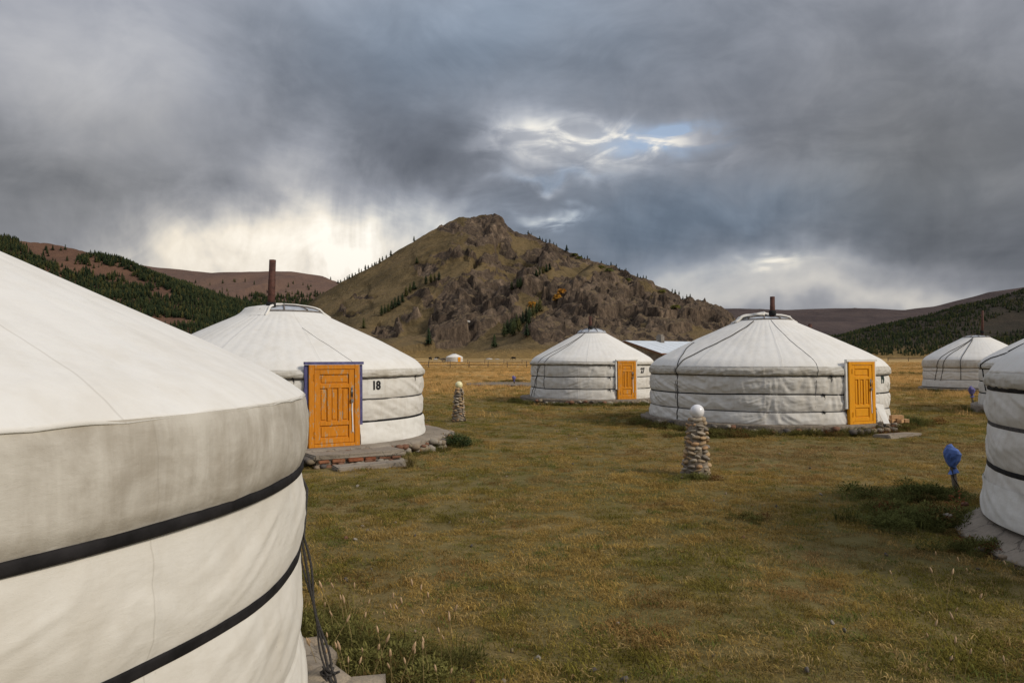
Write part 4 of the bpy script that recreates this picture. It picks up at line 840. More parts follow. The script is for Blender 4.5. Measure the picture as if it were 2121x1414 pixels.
# loose canvas corner and cut timbers by the door
q = MB(); q.add([F(.53, .05, .55), F(.60, .30, .0), F(.78, .34, -.0), F(.86, .08, .5), F(.55, .04, .55), F(.62, .27, .0), F(.80, .31, 0), F(.88, .05, .5)], [(0,1,2,3), (7,6,5,4), (0,4,5,1), (1,5,6,2), (2,6,7,3)]); q.build('loose_corner', M_SKIRT, f_.root)
tb = thing('timber_offcuts', 'pale cut timber blocks stacked right of the yellow door', 'timber', Vector((f_.C[0], f_.C[1], PLAT)) + F(1.10, .22, 0))
for i, (a, b, c, L, an) in enumerate([(0, 0, .055, .42, .2), (.10, .14, .055, .36, .45), (.05, .05, .16, .36, -.35), (.34, .10, .05, .2, 1.2)]):
    tv = Vector((-math.sin(T19 + an), math.cos(T19 + an), .0)); nv = Vector((math.cos(T19 + an), math.sin(T19 + an), 0)); base = (F(a, b, c) - F(0, 0, 0))
    me = MB().box(base, tv * L * .5, nv * .065, (0, 0, .05)).mesh('block'); bevel_mesh(me, .008); obj('block', me, M_WOODC, tb)

# right-hand yurts
r_ = Yurt('ra', 'large white yurt cut by the right edge, two thick black belts and a grey one', eave=1.74, top=2.95, rc=.85, belts=(1.47, 1.06, .57), flap_to=1.46, lip=.015, wr=1.2, seed=31.0, plump=.9)
r_.cover(520, M_ROOF, M_WALL, M_FLAP, 90); r_.belt(1.475, .060, M_BELT, .008, off=.01); r_.belt(1.06, .042, M_BELTG, .01); r_.belt(.57, .055, M_BELT, .01, off=.01); r_.crown(); r_.chimney(.1, .1, 1.0)
tr = r_.th(2075); r_.rope([(tr - .3, .2), (tr - .25, .62), (tr - .2, .80)], .02, 20, M_BELT)
Tsk = np.linspace(r_.th(2035) - .9, r_.th(2035) + 1.6, 150); zz = np.linspace(0, .40, 14); TT, ZZ = np.meshgrid(Tsk, zz, indexing='ij'); r = r_.wall_r(TT, ZZ) + .014 + .02 * (1 - ZZ / .4); obj('new_skirt', grid_mesh('new_skirt', np.stack([r * np.cos(TT), r * np.sin(TT), ZZ], -1)), M_SKIRT, r_.root)
platform('ra', 'smooth grey concrete apron under the yurt at the right edge', .36, PLAT - .03, 6.0, nst=14, arc=(PI * .75, PI * 1.6), wob=.10, ssize=.07, rim=.05)
s_ = Yurt('rb', 'white yurt mostly hidden behind the large right edge yurt', eave=1.62, top=2.86, rc=.8, belts=(1.35, .88, .44), flap_to=1.34, seed=41.0, lip=.045)
s_.cover(260, nv=44)
for z in (1.35, .88, .44): s_.belt(z, .045, M_BELT, .01)
s_.crown(); s_.chimney(0, -.3, 1.0); tl = s_.th(2036); s_.rope([(tl + .8, .3), (tl + .25, .85), (tl, 1.02), (tl + .05, 1.3), (tl + .12, 1.65)], .02, 20, M_BELT); s_.rope([(s_.th(2075), .2), (s_.th(2060), .75)], .02, 14, M_BELT)
platform('rb', 'thin stone footing under the half hidden right yurt', .3, PLAT, 7.0)
u_ = Yurt('rc', 'distant white yurt roped over its roof with a tall thin stovepipe', eave=1.64, top=2.92, rc=.72, belts=(1.12, .93, .45), flap_to=1.10, seed=51.0, lip=.045)
u_.cover(260, nv=44)
for z, mt in ((1.12, M_BELTG), (.93, M_BELTG), (.45, M_BELTG)): u_.belt(z, .028, mt, .03)
u_.crown(.14); u_.chimney(.15, -.35, 1.55, .065, 2.95, (.02, 0))
for wl in (1937, 1949): u_.rope([(u_.th(2000), .0), (u_.th(wl + 16), .7), (u_.th(wl + 8), 1.02), (u_.th(wl), 1.75)], .017, 14)
u_.rope([(u_.th(2000), .12), (u_.th(1990), 1.0), (u_.th(1990), 1.7)], .017, 14)
platform('rc', 'thin footing under the distant roped yurt', .3, .2, 8.0)
h_ = Yurt('hid', 'yurt behind yurt 19 showing only its stovepipe over the roof', eave=1.5, top=2.72, rc=.75, seed=61.0)
h_.cover(160, nv=30); h_.crown(); h_.chimney(-.05, 0, .80, .11, 2.82); platform('hid', 'footing of the yurt hidden behind yurt 19', .3, PLAT, 9.0)
k_ = Yurt('far', 'tiny white yurt with orange door far out on the plain', z0=.05, eave=1.45, top=2.5, rc=.7, seed=71.0)
k_.make_door(951, 1.05, 1.5, M_DOOR19, None, False); k_.cover(120, nv=24); k_.belt(1.1, .06, M_BELTG); k_.crown(); k_.chimney(0, -.2, .9, .08)
rn = platform(None, 'abandoned round stone footing left of yurt 27 with weeds on top', .1, .16, 11.0, M_MORTAR, 40, (PI * 1.0, PI * 2.0), .3, 'stone_footing', RUIN[1], RUIN[0], M_RUBBLE, .15)

# ------------------------------------------------------------------ lamp pillars of river stones with globes
M_GLOBE = simple('white globe glass', (.82, .82, .84), .22, .02, 2, .0, .5)
M_GLOBEY = simple('cream globe glass', (.83, .78, .46), .28, .02, 2, .0, .5)
M_CABLE = simple('black cable', (.012, .012, .012), .5)
M_NYLON = simple('blue nylon cloth', (.085, .155, .42), .6, .4, 7, .3, .35)
M_NYLONV = simple('violet blue cloth', (.13, .12, .30), .7, .3, 7, .3)
def pillar(px, base_y, d, h, r0, r1, label, globe_mat, rg, courses, lean=0.0, cable=False, seed=0):
    rnd = random.Random(seed); p = at(px, base_y, d); t = thing('lamp_pillar', label, 'lamp', (p.x, p.y, 0), 'stone lamp pillars between the yurts')
    MB().lathe([(r0 * 1.0, -.08), (r0 * .95, h * .1), (r1 * 1.10, h * .5), (r1 * .95, h * .92), (r1 * .55, h * .985)], 18, (0, 0, 0), lambda i, a: 1 + .06 * math.sin(5 * a + i * 2)).build('mortar_core', M_MORTAR, t, True)
    for c in range(courses):
        u = (c + .5) / courses; z = h * u; rad = r0 + (r1 - r0) * min(1, u * 1.15); ch = h / courses; n = max(5, int(2 * PI * rad / (ch * 1.75))); a0 = rnd.uniform(0, 6)
        for i in range(n):
            a = a0 + 2 * PI * (i + rnd.uniform(-.18, .18)) / n; rr2 = rad * rnd.uniform(.82, .95); w_ = 2 * PI * rad / n * .62 * rnd.uniform(.85, 1.2)
            if c == courses - 1: zz_ = z + rnd.uniform(-.01, .01); sz = (ch * .95, w_ * .9, ch * rnd.uniform(.6, .85)); rr2 *= .72
            else: zz_ = z + rnd.uniform(-.012, .012); q_ = rnd.uniform(.75, 1.35); sz = (ch * .8 * q_, w_ * rnd.uniform(.7, 1.2), ch * rnd.uniform(.36, .66)); zz_ += rnd.uniform(-.35, .35) * ch
            stone(t, (rr2 * math.cos(a) + lean * u, rr2 * math.sin(a), zz_), sz, M_STONE, (rnd.uniform(-.45, .45), rnd.uniform(-.35, .35), a + rnd.uniform(-.3, .3)))
    gz = h + rg * .86; T = np.linspace(0, 2 * PI, 32, endpoint=False); ph = np.linspace(.001, PI - .001, 18); TT, PH = np.meshgrid(T, ph, indexing='ij')
    obj('globe', grid_mesh('globe', np.stack([rg * np.sin(PH) * np.cos(TT) + lean, rg * np.sin(PH) * np.sin(TT), gz + rg * np.cos(PH)], -1), True), globe_mat, t)
    MB().lathe([(rg * .42, h - .05), (rg * .45, h + .0), (rg * .36, h + .03)], 14, (lean, 0, 0)).build('lamp_socket', M_BLACK, t, True)
    if cable:
        pts = [(r1 * .3, -r1 * .5, h), (r1 * .8, -r1 * .8, h * .97), (r1 * 1.02, -r1 * .75, h * .8), (r1 * 1.08, -r1 * .7, h * .5), (r1 * .95, -r1 * .85, h * .36), (r1 * 1.05, -r1 * .9, h * .25), (r0 * .95, -r0 * .7, h * .12), (r0 * 1.08, -r0 * .6, .01)]
        MB().tube(pts, .014, 6).build('cable', M_CABLE, t, True)
    return t
pillar(950, 872, 25.4, 1.06, .215, .125, 'small stone lamp pillar with cream globe and black cable near yurt 18', M_GLOBEY, .118, 15, .01, True, 1)
pillar(1440, 985, 13.9, 1.02, .235, .150, 'tapering river stone lamp pillar with white globe before yurt 19', M_GLOBE, .122, 13, .03, False, 2)

# short lamp posts wrapped in cloth bags
def bag_post(px, base_y, d, zt, hb, wb, label, mat, seed, z0=0.0, lean=.06):
    rnd = random.Random(seed); p = at(px, base_y, d); t = thing('covered_lamp', label, 'lamp', (p.x, p.y, z0), 'garden lamps covered with cloth bags')
    me = MB().box((lean * .25, 0, zt * .5 - .05), (.035, 0, 0), (0, .022, 0), (lean * .5, 0, zt * .5 + .05)).mesh('post'); bevel_mesh(me, .005); obj('post', me, M_WOODG, t)
    T = np.linspace(0, 2 * PI, 15, endpoint=False) + .2 * np.sin(np.arange(15) * 2.3 + seed); prof = [(.66, -.04), (.52, .04), (.36, .12), (.32, .20), (.58, .30), (.84, .46), (1.02, .64), (.98, .80), (.58, .95), (.05, 1.0)]
    q = np.interp(np.linspace(0, 9, 12), range(10), [a for a, b in prof]); z = np.interp(np.linspace(0, 9, 12), range(10), [b for a, b in prof]); TT, Q = np.meshgrid(T, q, indexing='ij'); Z = np.broadcast_to(z, TT.shape)
    pleat = .10 * np.sin(TT * 7 + seed + 2 * Z) * (1.15 - Z) + .12 * np.cos(TT * 2 + 2.2 * Z + seed) + .28 * perlin(np.cos(TT) * 3, np.sin(TT) * 3, Z * 5 + seed)
    r = Q * wb * (1 + pleat); P = np.stack([r * np.cos(TT) * (1 + .18 * Z) + lean * .5 - .10 * wb * Z + .5 * wb * (Z - .6) * np.cos(TT + .5) * (Z > .5), r * np.sin(TT) * .85, zt - .08 + hb * Z - .30 * hb * np.clip(Z - .45, 0, 1) * np.cos(TT) + .02 * np.cos(TT)], -1)
    bg_ = obj('bag', grid_mesh('bag', P, True, None, False), mat, t)
    MB().tube([(lean * .5 + wb * .34 * math.cos(a), wb * .30 * math.sin(a), zt - .08 + hb * .17) for a in np.linspace(0, 2 * PI, 20)], .008, 5, False).build('tie_cord', M_CABLE, bg_, True)
    MB().tube([(lean * .4 - .05, -.03, zt), (-.045, -.035, zt * .55), (.02, -.04, .12), (.06, -.05, .0)], .008, 5).build('cable', M_CABLE, t, True); return t
bag_post(1977, 1018, 12.2, .40, .39, .108, 'bright blue cloth bag over a low lamp post by the right yurt', M_NYLON, 1, 0, -.06)
bag_post(2014, 838, 34.0, .42, .42, .125, 'violet blue bag over a small lamp post before the roped far yurt', M_NYLONV, 2, 0, -.04)
bag_post(1065, 800, 55.0, .25, .36, .12, 'tiny violet bag over a lamp on the old footing left of yurt 27', M_NYLONV, 3, .15, 0)

# ------------------------------------------------------------------ stone shed behind yurt 27
M_TIN = simple('pale blue tin roof', (.64, .70, .76), .5, .08, 1.5, .1, .5)
M_FASCIA = simple('brown fascia', (.16, .075, .045), .8)
M_SHEDW = simple('shed render', (.21, .19, .165), .95, .35, 2.2, .8, dist=.05)
M_BOARD = simple('grey gable boards', (.27, .245, .205), .9, .35, 4, .5)
cs = at(1366, 730, 66); t = thing('shed', 'low stone shed with pale blue tin roof between yurts 27 and 19', 'shed', (cs.x, cs.y, 0))
ga, la = R_(152), R_(62)   # gable runs left-back, long side runs right-back
gd_, ld = Vector((math.cos(ga), math.sin(ga), 0)), Vector((math.cos(R_(38)), math.sin(R_(38)), 0)); gw, L, he, hr = 5.6, 9.0, 2.36, 3.30
O = Vector((0, 0, 0)); up = Vector((0, 0, 1)); A, B = O, gd_ * gw; Cq, Dq = B + ld * L, A + ld * L; rg0, rg1 = gd_ * gw * .5 + up * hr, gd_ * gw * .5 + ld * L + up * hr
mb = MB(); mb.add([A, B, Cq, Dq, A + up * he, B + up * he, Cq + up * he, Dq + up * he], [(0,3,2,1), (0,1,5,4), (1,2,6,5), (2,3,7,6), (3,0,4,7)]); mb.build('wall', M_SHEDW, t)
nb = 12; pitch = (hr - he) / (gw * .5)
for i in range(nb):
    a, b = gw * (i + .03) / nb, gw * (i + .97) / nb; za, zb_ = he + min(a, gw - a) * pitch, he + min(b, gw - b) * pitch; o_ = -ld * .03
    MB().add([gd_*a + up*he*.985 + o_, gd_*b + up*he*.985 + o_, gd_*b + up*zb_ + o_, gd_*a + up*za + o_, gd_*a + up*he*.985, gd_*b + up*he*.985, gd_*b + up*zb_, gd_*a + up*za], [(0,1,2,3), (7,6,5,4), (0,4,5,1), (1,5,6,2), (2,6,7,3), (3,7,4,0)]).build('gable_board', M_BOARD, t)
def slope(e0, e1, r0_, r1_, nm):
    n = (e1 - e0).cross(r0_ - e0).normalized(); n = n if n.z > 0 else -n; ns = 9
    for i in range(ns):
        u0, u1 = i / ns, (i + 1) / ns - .004; q = [e0.lerp(e1, u0), e0.lerp(e1, u1), r0_.lerp(r1_, u1), r0_.lerp(r1_, u0)]; q = [v_ + n * .03 for v_ in q] + [v_ + n * .055 for v_ in q]
        MB().add(q, [(3,2,1,0), (4,5,6,7), (0,1,5,4), (1,2,6,5), (2,3,7,6), (3,0,4,7)]).build('roof_sheet', M_TIN, rf)
rf = MB().add([rg0 - ld*.3 + up*.05, rg1 + ld*.3 + up*.05, rg0 - ld*.3 + up*.0 + gd_*.12, rg1 + ld*.3 + gd_*.12, rg0 - ld*.3 - gd_*.12, rg1 + ld*.3 - gd_*.12], [(0,1,3,2), (1,0,4,5), (2,3,5,4), (0,2,4), (1,5,3)]).build('roof', M_TIN, t)
ov = .35; e0, e1 = A - gd_*ov + up*(he - ov*pitch) - ld*.3, Dq - gd_*ov + up*(he - ov*pitch) + ld*.3; slope(e0, e1, rg0 - ld*.3, rg1 + ld*.3, 'a')
e2, e3 = B + gd_*ov + up*(he - ov*pitch) - ld*.3, Cq + gd_*ov + up*(he - ov*pitch) + ld*.3; slope(e2, e3, rg0 - ld*.3, rg1 + ld*.3, 'b')
for a, b in ((e0, e1), (e0, rg0 - ld*.3), (e2, rg0 - ld*.3)): MB().tube([a - up*.03, b - up*.03], .07, 4).build('fascia', M_FASCIA, rf)
ch = rg0.lerp(rg1, .42) - gd_ * .25; MB().box(ch + up*.18, gd_*.22, ld*.22, up*.32).box(ch + up*.56, gd_*.16, ld*.16, up*.08).build('chimney', M_SHEDW, rf)

# ------------------------------------------------------------------ fences on the plain
M_POST = simple('old fence wood', (.105, .082, .062), .9, .3, 3, .4)
def fence(p0, p1, n, h, rails, label, r=.055, seed=0):
    rnd = random.Random(seed); p0, p1 = Vector(p0), Vector(p1); t = thing('pole_fence', label, 'fence', p0); tops = []
    for i in range(n):
        p = (p1 - p0) * i / (n - 1) + Vector((rnd.uniform(-.2, .2), rnd.uniform(-.2, .2), 0)); lx = rnd.uniform(-.08, .08); tops.append((p, lx))
        MB().tube([p + Vector((0, 0, -.2)), p + Vector((lx * .5, 0, h * .5)), p + Vector((lx, 0, h * rnd.uniform(.95, 1.12)))], [r * 1.2, r, r * .85], 6).build('post', M_POST, t, True)
    for (p, lx), (q, ly) in zip(tops[:-1], tops[1:]):
        for z in rails: MB().tube([p + Vector((lx * z, -.05, h * z + rnd.uniform(-.05, .05))), (p + q) * .5 + Vector((0, -.06, h * z - .05)), q + Vector((ly * z, -.05, h * z + rnd.uniform(-.05, .05)))], r * .75, 5).build('rail', M_POST, t, True)
    return t
fence((-20.0, 128, 0), (9.0, 140, 0), 10, 1.15, (.92, .45), 'grey pole fence crossing the dry meadow before the tiny yurt', .06, 1)
fence((-30, 196, 0), (12, 205, 0), 10, 1.1, (.92,), 'thin farther rail fence beside the tiny yurt', .07, 2)
fence((137, 290, 0), (185, 300, 0), 7, 1.3, (.95, .5), 'distant fence between yurt 19 and the roped yurt', .12, 3)
fence((5, 172, 0), (28, 168, 0), 7, 1.1, (.95, .5), 'far rail fence left of yurt 27', .07, 4)

# ------------------------------------------------------------------ grazing cattle, cart and boulders on the far plain
M_YAK = simple('dark shaggy coat', (.018, .015, .013), .95, .4, 6, .6)
M_CALF = simple('pale coat', (.45, .42, .38), .95, .2, 6, .5)
def cattle(px, py, d, rz, label, mat, s_=1.0):
    mb = MB()
    mb.tube([(-.95, 0, 1.05), (-.75, 0, 1.12), (-.2, 0, 1.02), (.35, 0, 1.10), (.72, 0, 1.18), (.92, 0, 1.05)], [.12, .34, .40, .43, .36, .14], 10)
    mb.tube([(.70, 0, 1.15), (1.05, 0, .85), (1.25, 0, .55), (1.38, 0, .32)], [.27, .20, .16, .09], 8)
    for x, y in ((.55, .2), (.55, -.2)): mb.tube([(x, y, 1.0), (x + .02, y, .5), (x - .02, y, .25), (x, y, 0)], [.16, .085, .06, .07], 7)
    for x, y in ((-.68, .2), (-.68, -.2)): mb.tube([(x, y, 1.05), (x + .10, y, .68), (x - .06, y, .38), (x - .02, y, 0)], [.2, .11, .065, .07], 7)
    mb.tube([(-.95, 0, 1.12), (-1.06, 0, .85), (-1.06, 0, .45)], [.05, .04, .07], 6)
    for y in (-1, 1): mb.tube([(1.12, .10 * y, .78), (1.12, .30 * y, .82), (1.10, .38 * y, 1.0)], [.05, .04, .012], 6)
    p = at(px, py, d); o = mb.build('cattle', mat, None, True); o.location = (p.x, d, float(max(MT.z(np.array([p.x]), np.array([d]))[0], 0)) if d > 360 else 0); o.rotation_euler = (0, 0, rz); o.scale = (s_,) * 3
    md = o.modifiers.new('skin', 'REMESH'); md.mode = 'VOXEL'; md.voxel_size = .07; md.use_smooth_shade = True
    return tag(o, label, 'cow', 'cattle grazing on the far plain')
cattle(891, 742, 330, 1.2, 'dark cow standing end-on, leftmost of the grazing cattle', M_YAK)
cattle(905, 741, 340, .1, 'dark cow side-on just left of the tiny yurt', M_YAK)
cattle(1064, 739, 350, 2.9, 'dark cow grazing alone between the tiny yurt and yurt 27', M_YAK)
cattle(902, 746, 280, .4, 'pale calf lying left of the tiny yurt', M_CALF, .7)
p = at(919, 748, 266); t = thing('ox_cart', 'small dark cart parked left of the tiny yurt', 'cart', (p.x, p.y, 0))
MB().box((0, 0, .85), (1.1, 0, 0), (0, .6, 0), (0, 0, .25)).build('bed', M_WOODG, t); MB().tube([(1.0, .4, .7), (2.4, .4, .4)], .05, 5).tube([(1.0, -.4, .7), (2.4, -.4, .4)], .05, 5).build('shaft', M_WOODG, t)
for y in (-.7, .7):
    wq = MB()
    wq.tube([(.6 * math.cos(a), y, .6 + .6 * math.sin(a)) for a in np.linspace(0, 2 * PI, 21)], .06, 5, False)
    for k in range(4): a = k * PI / 4; wq.tube([(.58 * math.cos(a), y, .6 + .58 * math.sin(a)), (-.58 * math.cos(a), y, .6 - .58 * math.sin(a))], .03, 4)
    wq.build('wheel', M_WOODG, t)
M_PALE = simple('pale boulder', (.44, .42, .39), .9, .25, 2, .5)
for i, (x, y, d_, s0, lab) in enumerate([(1013, 733, 420, 1.6, 'larger of two pale boulders at the foot of the mountain'), (1030, 733, 425, 1.3, 'smaller of two pale boulders at the foot of the mountain'), (916, 733, 430, 1.2, 'pale boulder above the tiny yurt'), (968, 716, 640, 2.2, 'pale block of rock under the big crag'), (938, 731, 430, .9, 'small pale boulder right above the tiny yurt')]):
    p = at(x, y, d_); o = obj('boulder', STONES[i].copy(), M_PALE); o.location = (p.x, d_, float(MT.z(np.array([p.x]), np.array([float(d_)]))[0]) + s0 * .3); o.scale = (s0 * 1.4, s0, s0 * .8); tag(o, lab, 'boulder', 'pale boulders on the far plain')

# ------------------------------------------------------------------ grass, weeds
def grassmat(name, rough=.85):
    m, g = material(name); tn_ = g.attr('tint', 'INSTANCER', 1); c = g.coord('Generated'); z = g.sep(c)[2]; n = g.noise(g.coord('Object'), 30, 2)
    col = g.mix(g.smooth(n, .35, .65) * .8, g.mix(1.0, tn_, (.62, .60, .55), 'MULTIPLY'), g.mix(1.0, tn_, (1.28, 1.22, 1.15), 'MULTIPLY'))
    x = g.n('ShaderNodeBsdfDiffuse'); g.put(x.inputs[0], col); tr_ = g.n('ShaderNodeBsdfTranslucent'); g.put(tr_.inputs[0], col); mx = g.n('ShaderNodeMixShader'); mx.inputs[0].default_value = .25
    g.nt.links.new(x.outputs[0], mx.inputs[1]); g.nt.links.new(tr_.outputs[0], mx.inputs[2]); o = g.n('ShaderNodeOutputMaterial'); g.nt.links.new(mx.outputs[0], o.inputs[0]); return m
M_GRASS = grassmat('grass blades')
def tuft(seed, n, rad, h0, h1, wid, lean, seg=2):
    r = random.Random(seed); mb = MB()
    for i in range(n):
        a = r.uniform(0, 2 * PI); q = rad * r.random() ** .5; b = Vector((q * math.cos(a), q * math.sin(a), -.01)); h = r.uniform(h0, h1); l = r.uniform(.2, 1.0) * lean; a2 = r.uniform(0, 2 * PI); dv = Vector((math.cos(a2), math.sin(a2), 0)); sd_ = Vector((-math.sin(a2), math.cos(a2), 0)) * wid * r.uniform(.6, 1.3)
        if r.random() < .5: sd_ = Vector((sd_.y, -sd_.x, 0)) * .8 + sd_ * .5
        k = len(mb.v); m1 = b + dv * l * h * .35 + Vector((0, 0, h * .55)); tp = b + dv * l * h * 1.2 + Vector((0, 0, h * max(.12, 1 - .55 * l)))
        mb.v += [tuple(b - sd_ * .5), tuple(b + sd_ * .5), tuple(m1 + sd_ * .45), tuple(m1 - sd_ * .45), tuple(tp)]; mb.f += [(k, k+1, k+2, k+3), (k+3, k+2, k+4)]
    me = mb.mesh('tuft'); me.materials.append(M_GRASS); return me
def leafy(seed, n, rad, h):
    r = random.Random(seed); mb = MB()
    for i in range(n):
        a = r.uniform(0, 2 * PI); q = rad * r.random() ** .6; z = h * r.random() * (1 - .5 * q / rad); p = Vector((q * math.cos(a), q * math.sin(a), z)); t = Vector((math.cos(a + r.gauss(0, .6)), math.sin(a + r.gauss(0, .6)), r.uniform(-.1, .9))).normalized(); b = t.cross(Vector((r.gauss(0, .4), r.gauss(0, .4), 1))).normalized(); l = r.uniform(.012, .034)
        mb.add([p, p + t * l + b * l * .28, p + t * l * 2, p + t * l - b * l * .28], [(0, 1, 2, 3)])
    me = mb.mesh('leafy'); me.materials.append(M_GRASS); return me
SHORT = [tuft(i, 70, .16, .018, .055, .0055, 1.6) for i in range(5)] + [tuft(10 + i, 50, .12, .03, .085, .006, 1.1) for i in range(2)]
TALL = [tuft(30 + i, 46, .30, .16, .40, .012, .55) for i in range(4)]
WEED = [leafy(50 + i, 340, .20, .20) for i in range(3)] + [tuft(60 + i, 60, .14, .10, .28, .008, .9) for i in range(2)]
def clear_of(x, y, extra=.0):
    k = np.ones(x.shape, bool)
    for key, ex in (('near', .30), ('y18', .62), ('y19', .28), ('y27', .50), ('ra', .34), ('rb', .3), ('rc', .3), ('hid', .3), ('far', .3)): (cx, cy), R = Y[key]; k &= np.hypot(x - cx, y - cy) > R + ex + extra
    F_ = b_.frame(T18, b_.R); o0 = F_(.1, .75, 0) + Vector((b_.C[0], b_.C[1], 0)); tx, ty = -math.sin(T18), math.cos(T18); u = (x - o0.x) * tx + (y - o0.y) * ty; v_ = (x - o0.x) * math.cos(T18) + (y - o0.y) * math.sin(T18)
    return k & ~((np.abs(u) < .92) & (v_ > -.5) & (v_ < 1.0))
def lerp3(a, b, k): return np.asarray(a)[None] * (1 - k[:, None]) + np.asarray(b)[None] * k[:, None]
def frustum(n, d0, d1, pw=.5, margin=.12):
    dd = (RNG.random(n) * (d1 ** (pw * 2) - d0 ** (pw * 2)) + d0 ** (pw * 2)) ** (1 / (pw * 2)); x = dd * RNG.uniform(-.643 - margin, .643 + margin, n); return x, dd
def meadow_tint(x, y):
    a = fbm(x * .16, y * .16, 1.0, 3); b = fbm(x * .9, y * .9, 4.0, 4); c_ = fbm(x * 3.1, y * 3.1, 7.0, 2); n = len(x)
    t = lerp3((.425, .300, .100), (.220, .196, .048), sstep(-.22, .34, a * .5 + b * .75)); t = t * (1 - sstep(.28, .55, fbm(x * .5, y * .5, 11.0, 3))[:, None] * .55) + np.array((.27, .155, .075))[None] * (sstep(.28, .55, fbm(x * .5, y * .5, 11.0, 3)) * .55)[:, None]
    pth = np.exp(-((y - 16.3 - 1.2 * fbm(x * .12, y * .12, 21.0, 2) - .12 * x) / 1.5) ** 2) * sstep(2.0, 4.5, x) * .8; pth = np.maximum(pth, .6 * sstep(.35, .6, fbm(x * .22, y * .4, 31.0, 3))); t = t * (1 - pth[:, None]) + np.array((.36, .245, .122))[None] * pth[:, None]
    t = t * (1 + .48 * c_[:, None]); pick = RNG.random(n); t[pick < .10] = (.50, .37, .165); t[(pick > .12) & (pick < .22)] = (.17, .195, .055); return np.clip(t, .01, 1)
xs, ys = [], []
for d0, d1, dens in ((3.2, 9, 95), (9, 16, 55), (16, 30, 28), (30, 60, 11)):
    n = int(dens * .76 * (d1 * d1 - d0 * d0)); x, y = frustum(n, d0, d1); xs.append(x); ys.append(y)
x, y = np.concatenate(xs), np.concatenate(ys); k = clear_of(x, y); x, y = x[k], y[k]; n = len(x)
dist = np.hypot(x, y); bare = sstep(.30, .60, fbm(x * .35, y * .6, 14.0, 3)); k = RNG.random(n) > bare * .55; x, y, dist = x[k], y[k], dist[k]; n = len(x)
sc_ = RNG.uniform(.75, 1.35, n) * (1 + .5 * sstep(16, 40, dist)) * (1 + .35 * fbm(x * .7, y * .7, 2.0, 3)); hz = sc_ * RNG.uniform(.5, 1.1, n)
scatter('lawn_grass', np.stack([x, y, ground_z(x, y)], -1), np.stack([RNG.normal(0, .12, n), RNG.normal(0, .12, n), RNG.uniform(0, 6.28, n)], -1), np.stack([sc_, sc_, hz], -1), RNG.integers(0, 7, n), meadow_tint(x, y), SHORT, 'short trampled dry lawn grass between the yurts')
# dry golden meadow beyond the camp
xs, ys = [], []
for d0, d1, dens in ((26, 60, 3.2), (60, 135, 1.8), (135, 240, .5)): n = int(dens * .76 * (d1 * d1 - d0 * d0)); x, y = frustum(n, d0, d1); xs.append(x); ys.append(y)
x, y = np.concatenate(xs), np.concatenate(ys); dist = np.hypot(x, y)
edge = 44 + 9 * fbm(x * .06, y * .06, 3.0, 3) - 12 * sstep(-2, -14, x) + 0 * x; k = clear_of(x, y, .3) & (RNG.random(len(x)) < .10 + .9 * sstep(-9, 9, y - edge)); x, y, dist = x[k], y[k], dist[k]; n = len(x)
t = lerp3((.74, .49, .205), (.52, .36, .15), sstep(-.3, .5, fbm(x * .05, y * .09, 5.0, 4))); t *= (1 + .25 * RNG.normal(0, .5, n))[:, None]; t[RNG.random(n) < .08] = (.22, .18, .065)
sc_ = RNG.uniform(.6, 1.2, n) * (1 + .6 * sstep(60, 140, dist)); hz = RNG.uniform(.55, 1.15, n) * (.75 + .5 * fbm(x * .08, y * .08, 8.0, 3))
scatter('meadow_grass', np.stack([x, y, np.zeros(n)], -1), np.stack([RNG.normal(0, .1, n), RNG.normal(0, .1, n), RNG.uniform(0, 6.28, n)], -1), np.stack([sc_, sc_, np.clip(hz, .3, 1.4)], -1), RNG.integers(0, 4, n), np.clip(t, .02, 1), TALL, 'tall dry golden meadow grass beyond the camp')
# weeds: rings round the platforms and darker patches
wx, wy, ws, wt = [], [], [], []
def weeds(cx, cy, rx, ry, n, s0=1.0, dark=.5):
    a = RNG.uniform(0, 2 * PI, n); q = np.abs(RNG.normal(0, .62, n)); wx.append(cx + rx * q * np.cos(a)); wy.append(cy + ry * q * np.sin(a)); ws.append(RNG.uniform(.5, 1.1, n) * s0); wt.append(np.full(n, dark))
def ring(key, a0, a1, ex, n, s0=.8, dark=.4):
    (cx, cy), R = Y[key]; a = RNG.uniform(a0, a1, n); r = R + ex + np.abs(RNG.normal(0, .16, n)); wx.append(cx + r * np.cos(a)); wy.append(cy + r * np.sin(a)); ws.append(RNG.uniform(.4, 1.1, n) * s0); wt.append(np.full(n, dark))
ring('y18', T18 - .3, T18 + 1.9, .74, 120, .75); ring('y27', PI, 2 * PI, .66, 260, .95, .45); ring('y19', PI * .95, 2 * PI, .36, 420, 1.0, .25); ring('ra', PI * .7, PI * 1.6, .42, 60, .5, .4); ring('near', -1.0, .8, .42, 90, .7, .3); ring('rc', PI, 2 * PI, .5, 80, .9, .4); ring('rb', PI * .8, PI * 1.7, .5, 60, .9, .5)
def at_g(px, py): d_ = EYE * FPX / (py - HZ); return (px - CX) / FPX * d_, d_
